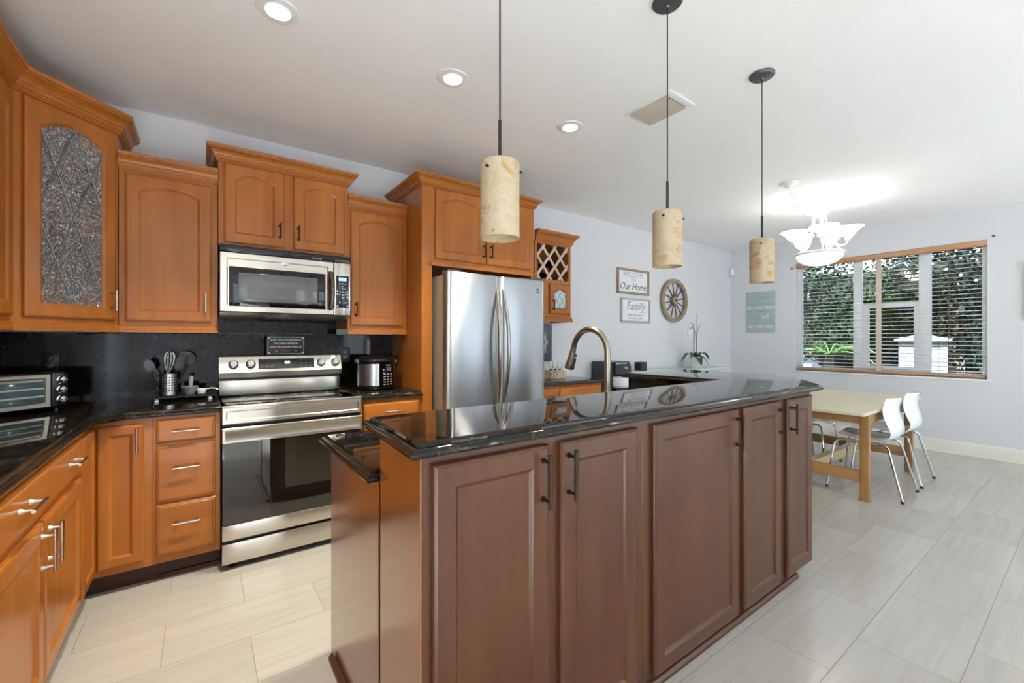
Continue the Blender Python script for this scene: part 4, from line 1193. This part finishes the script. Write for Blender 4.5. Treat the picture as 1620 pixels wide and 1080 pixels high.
for x0_, pts in ((0, [(-.03, 0, .12), (-.035, 0, .30), (-.04, -.01, .45), (-.06, -.02, .53), (-.14, -.03, .545), (-.22, -.03, .52), (-.30, -.03, .51)]), (1, [(.03, .0, .12), (.03, 0, .30), (.02, 0, .44), (.05, -.01, .54), (.10, -.02, .60)]), (2, [(-.04, -.01, .50), (-.10, -.02, .60), (-.18, -.03, .62)]), (3, [(.025, 0, .40), (-.03, -.01, .50)])):
    st.tube(pts, [.0045] * (len(pts) - 1) + [.002], 6)
st.build('stems', plain('dry_stem', (112, 104, 98), .7), o)
m = MB(); m.tube([(-.035, .01, .11), (-.035, .01, .60)], .0028, 6); m.tube([(.032, .01, .11), (.032, .01, .74)], .0028, 6)
m.build('stakes', plain('stake', (120, 116, 112), .6), o)
m = MB()
for c_ in ((-.24, -.035, .49), (-.31, -.035, .525), (-.20, -.03, .47)):
    for k in range(5):
        a = 2 * PI * k / 5
        m.lathe([(.001, -.004), (.018, -.002), (.018, .002), (.001, .004)], (c_[0] + .018 * math.cos(a), c_[1], c_[2] + .018 * math.sin(a)), 8, 'y')
m.build('flowers', plain('white_petal', (226, 226, 226), .5), o)

# ------------------------------------------------------------------ wall decor
def frame_sign(name, label, x0, x1, z0, z1, y, fw, fmat, face, dep=.022):
    s = thing(name, label, 'sign', ((x0 + x1) / 2, y, z0)); hw, hh = (x1 - x0) / 2, z1 - z0
    m = MB()
    m.box(-hw, hw, -dep, 0, 0, fw, .002); m.box(-hw, hw, -dep, 0, hh - fw, hh, .002)
    m.box(-hw, -hw + fw, -dep, 0, fw, hh - fw, .002); m.box(hw - fw, hw, -dep, 0, fw, hh - fw, .002)
    m.build('frame', fmat, s)
    bx(-hw + fw, hw - fw, -.008, 0, fw, hh - fw).build('face', face, s)
    return s, hh
M_paper = plain('sign_white', (232, 234, 236), .6)
M_navy = plain('sign_navy', (38, 46, 66), .6)
M_ltgray = plain('sign_grey', (148, 150, 154), .6)
s, hh = frame_sign('wall_sign', 'white framed sign reading Welcome to Our Home on the white wall', 4.165, 4.79, 1.878, 2.196, YW - .002, .026, M_old, M_paper)
text_mesh('lettering', 'WELCOME', .088, M_ltgray, s, (0, -.0085, .245), FRONT, off=-.001, sx=.95)
text_mesh('lettering', 'TO', .070, M_ltgray, s, (0, -.0085, .178), FRONT, off=-.001)
text_mesh('lettering', 'Our Home', .125, M_navy, s, (-.005, -.0085, .095), FRONT, shear=.35, sx=.92)
s, hh = frame_sign('wall_sign', 'grey framed sign reading Family below the Welcome sign', 4.235, 4.815, 1.52, 1.826, YW - .002, .022, plain('grey_frame', (176, 176, 170), .6), M_paper)
text_mesh('lettering', 'Family', .150, M_ltgray, s, (0, -.0085, .205), FRONT, shear=.25, sx=.95)
text_mesh('lettering', 'where life begins &', .042, M_ltgray, s, (0, -.0085, .095), FRONT, shear=.2)
text_mesh('lettering', 'love never ends', .042, M_ltgray, s, (0, -.0085, .055), FRONT, shear=.2)
bx(-.22, .22, -.009, -.008, .128, .130).build('rule', M_ltgray, s)
# aqua plank sign on the window wall, facing the room
s = thing('plank_sign', 'pale aqua plank sign with white script between corner and window', 'sign', (XR - .002, 3.085, 1.415), -PI / 2)
m = MB()
for i in range(6): m.box(-.205, .205, -.018, 0, i * .103 + .001, (i + 1) * .103 - .001, .002)
m.build('planks', wood('aqua_plank', (164, 178, 180), (178, 192, 192), 'x', .6), s)
for t_, z, x in (('do your best.', .375, 0), ('will', .235, .06), ('do the rest.', .09, 0)):
    text_mesh('lettering', t_, .095, plain('sign_script', (226, 232, 232), .6), s, (x, -.0185, z), FRONT, shear=.4, sx=.85)

wh = thing('wagon_wheel', 'wooden wagon wheel with dark spokes hanging on the white wall', 'wagon wheel', (5.335, YW - .035, 1.842))
lp = []
for k in range(48):
    a = 2 * PI * k / 48
    lp.append([(r_ * math.cos(a), y_, r_ * math.sin(a)) for r_, y_ in ((.250, -.018), (.298, -.018), (.300, -.012), (.300, .012), (.298, .018), (.250, .018), (.247, .012), (.247, -.012))])
lp.append(lp[0])
m = MB(); b_ = m.bm
V = [[b_.verts.new(p_) for p_ in l_] for l_ in lp[:-1]]
for i in range(48):
    for j in range(8): b_.faces.new((V[i][j], V[i][(j + 1) % 8], V[(i + 1) % 48][(j + 1) % 8], V[(i + 1) % 48][j]))
m.build('rim', M_old, wh)
MB().lathe([(.016, -.034), (.050, -.034), (.056, -.028), (.058, .0), (.056, .02), (.016, .02), (.016, -.034)][::-1], axis='y', n=28).build('hub', M_old, wh)
MB().lathe([(.001, .022), (.014, .022), (.014, .03), (.001, .03)], axis='y', n=16).build('axle', M_black, wh)
for k in range(12):
    a = 2 * PI * (k + .35) / 12
    MB().tube([(.05 * math.cos(a), 0, .05 * math.sin(a)), (.252 * math.cos(a), 0, .252 * math.sin(a))], [.0095, .0075], 8).build('spoke', plain('spoke_wood', (74, 68, 66), .6) if k == 0 else bpy.data.materials['spoke_wood'], wh)

ms = thing('motion_sensor', 'small white motion sensor high in the wall corner', 'sensor', (XR - .05, YW - .05, 2.385))
bx(-.03, .03, -.014, .014, -.05, .05, .008, M=Matrix.Rotation(-PI / 4, 4, 'Z')).build('case', M_wplast, ms)
bx(-.02, .02, -.018, -.012, -.035, .0, .003, M=Matrix.Rotation(-PI / 4, 4, 'Z')).build('lens', M_wplast, ms)
for y_, z_, lb in ((.705, 2.415, 'small dark wall hook near the ceiling at the far end of the blind'), (2.66, 2.325, 'small dark wall hook beside the blind above the plank sign')):
    hk = thing('wall_hook', lb, 'hook', (XR - .001, y_, z_), -PI / 2)
    MB().lathe([(.001, 0), (.014, 0), (.014, .004), (.001, .005)], axis='y', n=14).build('plate', M_gray, hk)
    MB().tube([(0, -.004, 0), (0, -.02, -.002), (0, -.024, .01)], .004, 6).build('hook', M_dark, hk)
pf = thing('picture_frame', 'pale framed picture at the right edge of the window wall', 'picture', (XR - .001, .24, 1.50), -PI / 2)
m = MB(); m.box(-.25, .25, -.025, 0, 0, .03); m.box(-.25, .25, -.025, 0, .57, .60); m.box(-.25, -.22, -.025, 0, .03, .57); m.box(.22, .25, -.025, 0, .03, .57)
m.build('frame', M_pine, pf); bx(-.22, .22, -.01, 0, .03, .57).build('print', M_paper, pf)

# ------------------------------------------------------------------ dining table and chairs
tx0, tx1, ty0, ty1 = 4.13, 5.88, 1.085, 2.035
t = thing('dining_table', 'pale wooden dining table with knotty pine legs by the window', 'table', (0, 0, 0))
ch_ = .05
poly = [(tx0 + ch_, ty0), (tx1 - ch_, ty0), (tx1, ty0 + ch_), (tx1, ty1 - ch_), (tx1 - ch_, ty1), (tx0 + ch_, ty1), (tx0, ty1 - ch_), (tx0, ty0 + ch_)]
poly = [(tx0 + .01, ty0), (tx1, ty0), (tx1, ty1), (tx0 + .01, ty1), (tx0, ty1 - .01), (tx0, ty0 + .01)]
slab(poly, .735, [(.003, 0), (0, .003), (0, .021), (.003, .024)], .0355 * 24 / 35.5 * 1.48).build('top', M_tabletop, t)
lx0, lx1, ly0, ly1 = 4.29, 5.60, 1.10, 1.96
for x_ in (lx0, lx1):
    for y_ in (ly0, ly1): bx(x_, x_ + .062, y_, y_ + .06, 0, .70, .003).build('leg', M_pinev, t)
    bx(x_ + .012, x_ + .05, ly0 + .0601, ly1 - .0001, .615, .70, .002).build('apron', M_piney, t)
    bx(x_ + .008, x_ + .054, ly0 + .0601, ly1 - .0001, .145, .235, .002).build('stretcher', M_piney, t)
for y_ in (ly0, ly1): bx(lx0 + .0621, lx1 - .0001, y_ + .012, y_ + .05, .615, .70, .002).build('apron', wood('knotty_pine_long', (150, 108, 60), (190, 146, 92), 'x', .4), t)
bx(lx0 + .055, lx1 + .007, 1.50, 1.56, .150, .230, .002).build('stretcher', M_pine, t)

M_shell = plain('white_shell', (236, 239, 241), .16)
def shell_chair():
    c = thing('dining_chair', 'white moulded shell chair pulled up to the table, nearest the kitchen', 'chair', (4.70, 1.20, 0))
    # local: facing +Y, seat centre at origin
    prof = [(.235, .432, .19), (.225, .447, .20), (.19, .456, .205), (.10, .450, .21), (.0, .440, .215), (-.09, .438, .215), (-.16, .452, .212), (-.205, .490, .208), (-.222, .545, .205), (-.215, .60, .20), (-.198, .66, .195), (-.190, .71, .192), (-.196, .76, .188), (-.205, .800, .178), (-.208, .812, .165)]
    lp = []; K = 13
    for y, z, hw in prof: pass
    grid_f = []; 
    for i, (y, z, hw) in enumerate(prof):
        up = min(1, max(0, (z - .46) / .15)); row = []
        for k in range(K):
            u = -1 + 2 * k / (K - 1)
            cur = u * u
            row.append((u * hw, y + up * .055 * cur, z + (1 - up) * .018 * cur))
        grid_f.append(row)
    m = MB(); b = m.bm
    V = [[b.verts.new(q) for q in row] for row in grid_f]
    for i in range(len(V) - 1):
        for k in range(K - 1): b.faces.new((V[i][k], V[i][k + 1], V[i + 1][k + 1], V[i + 1][k]))
    bmesh.ops.recalc_face_normals(b, faces=b.faces)
    bmesh.ops.solidify(b, geom=b.faces[:] , thickness=.009)
    so = m.build('shell', M_shell, c, angle=60)
    md = so.modifiers.new('smooth', 'SUBSURF'); md.levels = 1; md.render_levels = 2
    fr_ = MB()
    for sx in (-1, 1):
        fr_.tube([(sx * .165, .17, .425), (sx * .17, .0, .425), (sx * .175, -.14, .425)], .0095, 8)
    fr_.tube([(-.165, .05, .425), (.165, .05, .425)], .008, 8); fr_.tube([(-.17, -.10, .425), (.17, -.10, .425)], .008, 8)
    fr_.build('seat_frame', M_chrome, c)
    for sx in (-1, 1):
        for fb, pts in ((1, [(sx * .168, .12, .425), (sx * .17, .165, .424), (sx * .176, .19, .405), (sx * .188, .203, .36), (sx * .228, .24, .012)]), (-1, [(sx * .172, -.10, .425), (sx * .176, -.145, .424), (sx * .182, -.168, .405), (sx * .19, -.178, .36), (sx * .226, -.266, .012)])):
            lg = MB().tube(pts, .0098, 10).build('leg', M_chrome, c)
            MB().lathe([(.001, 0), (.013, 0), (.013, .008), (.0105, .02), (.001, .02)], pts[-1][:2] + (0,), 12).build('foot_cap', M_black, lg)
    return c
c1 = shell_chair()
dup(c1, (5.305, 1.20, 0), 0, 'white moulded shell chair second along the near side of the table')
dup(c1, (4.62, 1.885, 0), PI, 'white moulded shell chair across the table, half hidden by the island end')
dup(c1, (5.28, 1.885, 0), PI, 'white moulded shell chair across the table, behind the second near chair')

# ------------------------------------------------------------------ outside the window
struct('ground', bx(XR + .15, 30, -14, 22, -.3, -.15), plain('garden_soil', (60, 58, 52), .9, var=.3))
def leafy(name, mat, parent, blobs, n, size, seed):
    rnd = random.Random(seed); m = MB(); b = m.bm
    for i in range(n):
        c_, R__ = rnd.choice(blobs)
        v = Vector((rnd.gauss(0, 1), rnd.gauss(0, 1), rnd.gauss(0, 1))).normalized() * rnd.random() ** .4
        p_ = Vector(c_) + Vector((v.x * R__[0], v.y * R__[1], v.z * R__[2]))
        d_ = Vector((rnd.uniform(-1, 1), rnd.uniform(-1, 1), rnd.uniform(-1, .5))).normalized()
        e_ = d_.cross(Vector((rnd.uniform(-1, 1), rnd.uniform(-1, 1), rnd.uniform(-1, 1)))).normalized()
        s_ = size * rnd.uniform(.6, 1.3)
        q = [p_ - d_ * s_, p_ + e_ * s_ * .35, p_ + d_ * s_, p_ - e_ * s_ * .35]
        b.faces.new([b.verts.new(x) for x in q])
    return m.build(name, mat, parent)
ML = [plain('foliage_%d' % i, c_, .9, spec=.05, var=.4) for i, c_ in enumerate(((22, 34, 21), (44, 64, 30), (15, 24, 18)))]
M_bark = plain('tree_bark', (88, 78, 66), .9, var=.3)
def tree(label, x, y, hgt, blobs, mat, n, size, seed, lean=0.0):
    t_ = thing('garden_tree', label, 'tree', (x, y, -.15))
    MB().tube([(0, 0, 0), (.05, lean * .3, hgt * .3), (-.04, lean * .7, hgt * .65), (0, lean, hgt)], [.16, .13, .10, .05], 10).build('trunk', M_bark, t_)
    leafy('crown', mat, t_, blobs, n, size, seed)
tree('dense dark tree outside behind the left part of the blind', 12.2, 4.3, 2.6, [((0, 0, 2.9), (1.15, 1.2, 1.1)), ((.1, -.1, 1.7), (.95, 1.0, .8)), ((0, 0, 3.8), (.9, 1.0, .6))], ML[0], 9500, .065, 1)
tree('lighter green tree outside behind the middle sash', 13.9, 2.85, 2.4, [((0, 0, 3.0), (.8, .9, 1.3)), ((.1, .1, 1.9), (.7, .8, .7)), ((0, 0, 4.0), (.7, .8, .6))], ML[1], 6500, .065, 2)
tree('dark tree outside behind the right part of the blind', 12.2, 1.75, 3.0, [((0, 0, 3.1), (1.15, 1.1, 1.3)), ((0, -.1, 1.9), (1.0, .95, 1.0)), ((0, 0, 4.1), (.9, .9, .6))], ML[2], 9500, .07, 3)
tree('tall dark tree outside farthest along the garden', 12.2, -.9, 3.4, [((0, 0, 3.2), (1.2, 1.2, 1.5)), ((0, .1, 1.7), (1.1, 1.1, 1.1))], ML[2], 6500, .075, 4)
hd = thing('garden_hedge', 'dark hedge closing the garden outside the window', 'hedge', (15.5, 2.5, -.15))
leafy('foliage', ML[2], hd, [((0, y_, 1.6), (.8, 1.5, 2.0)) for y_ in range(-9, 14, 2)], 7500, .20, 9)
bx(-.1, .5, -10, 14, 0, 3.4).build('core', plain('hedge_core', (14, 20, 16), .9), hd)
pl = thing('palm_plant', 'spiky palm with arching fronds outside the window', 'palm', (8.25, 2.62, -.15))
MB().tube([(0, 0, 0), (.02, .03, .8), (0, 0, 1.2)], [.09, .08, .06], 10).build('trunk', M_bark, pl)
rnd = random.Random(5)
for k in range(16):
    a = 2 * PI * k / 16 + rnd.uniform(-.15, .15); L_ = rnd.uniform(.45, .62); up = rnd.uniform(.25, .95)
    m = MB(); b = m.bm; ca, sa = math.cos(a), math.sin(a)
    P = lambda t_: Vector((ca * L_ * t_, sa * L_ * t_, 1.2 + up * t_ * .75 - .5 * t_ * t_))
    m.tube([P(i / 8) for i in range(9)], [.012 - .0011 * i for i in range(9)], 5)
    for i in range(3, 22):
        t_ = i / 22; q = P(t_); hw = .15 * math.sin(PI * t_ * .9 + .2)
        for sg in (-1, 1):
            tip = q + Vector((-sa * sg * hw + ca * .06, ca * sg * hw + sa * .06, -.05))
            w_ = Vector((ca, sa, 0)) * .012
            b.faces.new([b.verts.new(x) for x in (q - w_, q + w_, tip)])
    m.build('frond', ML[1], pl)
fe = thing('garden_fence', 'low white rail fence outside the window', 'fence', (9.0, 1.6, -.15))
m = MB()
for z in (.62, .82): m.box(-.02, .02, -3.2, 3.4, z, z + .07)
m.build('rail', plain('fence_white', (120, 126, 130), .6), fe)
for y_ in (-3.2, -1.6, 0.0, 1.6, 3.2): bx(-.05, .05, y_ - .05, y_ + .05, 0, 1.0, .005).build('post', M_white, fe)
sh = thing('garden_shed', 'white shed box outside behind the right mullion', 'shed', (10.2, 1.86, -.15))
bx(-.3, .3, -.26, .26, 0, 1.42).build('wall', plain('shed_grey_white', (92, 97, 101), .6), sh)
MB().loops([[(x_, y_, z_) for y_, z_ in ((-.31, 1.42), (.31, 1.42), (.31, 1.46), (0, 1.54), (-.31, 1.46))] for x_ in (-.36, .36)]).build('roof', plain('shed_roof', (80, 84, 88), .6), sh)
bx(-.31, -.3, -.12, .12, .0, 1.1).build('door', plain('shed_door', (110, 114, 116), .5), sh)
lt = thing('string_lights', 'string of small white lights strung across the garden', 'string lights', (10.0, 0, 0))
pts = [Vector((0, -1.6 + 3.4 * i / 40, 2.05 + .55 * ((i / 40 - .1)) ** 2 * 1.4 - .35 * math.sin(PI * i / 40))) for i in range(41)]
MB().tube(pts, .006, 5).build('wire', M_black, lt)
m = MB()
for i in range(1, 40, 2): m.lathe([(.001, -.03), (.018, -.02), (.02, 0), (.001, .012)], tuple(pts[i] - Vector((0, 0, .02))), 8)
m.build('bulbs', M_wplast, lt)
ca = thing('parked_car', 'dark car parked beyond the fence', 'car', (10.0, 4.75, -.15))
sec = [(-2.0, .35), (-2.0, .75), (-1.2, .88), (-.6, 1.30), (.7, 1.32), (1.3, .92), (2.0, .80), (2.05, .35)]
MB().loops([[(x_, y_ * k_, z_) for y_, z_ in sec] for x_, k_ in ((-.8, .97), (-.72, 1), (.72, 1), (.8, .97))]).build('body', plain('car_paint', (54, 62, 74), .15), ca)
for x_ in (-.81, .63):
    for y_ in (-1.25, 1.25): MB().lathe([(.001, 0), (.20, 0), (.32, .02), (.32, .16), (.20, .18), (.001, .18)], (x_, y_, .32), 24, 'x').build('wheel', M_black, ca)
MB().loops([[(x_, y_, z_) for y_, z_ in ((-1.08, .92), (-.56, 1.25), (.64, 1.26), (1.14, .94))] for x_ in (-.815, .815)]).build('side_window', M_blackg, ca)
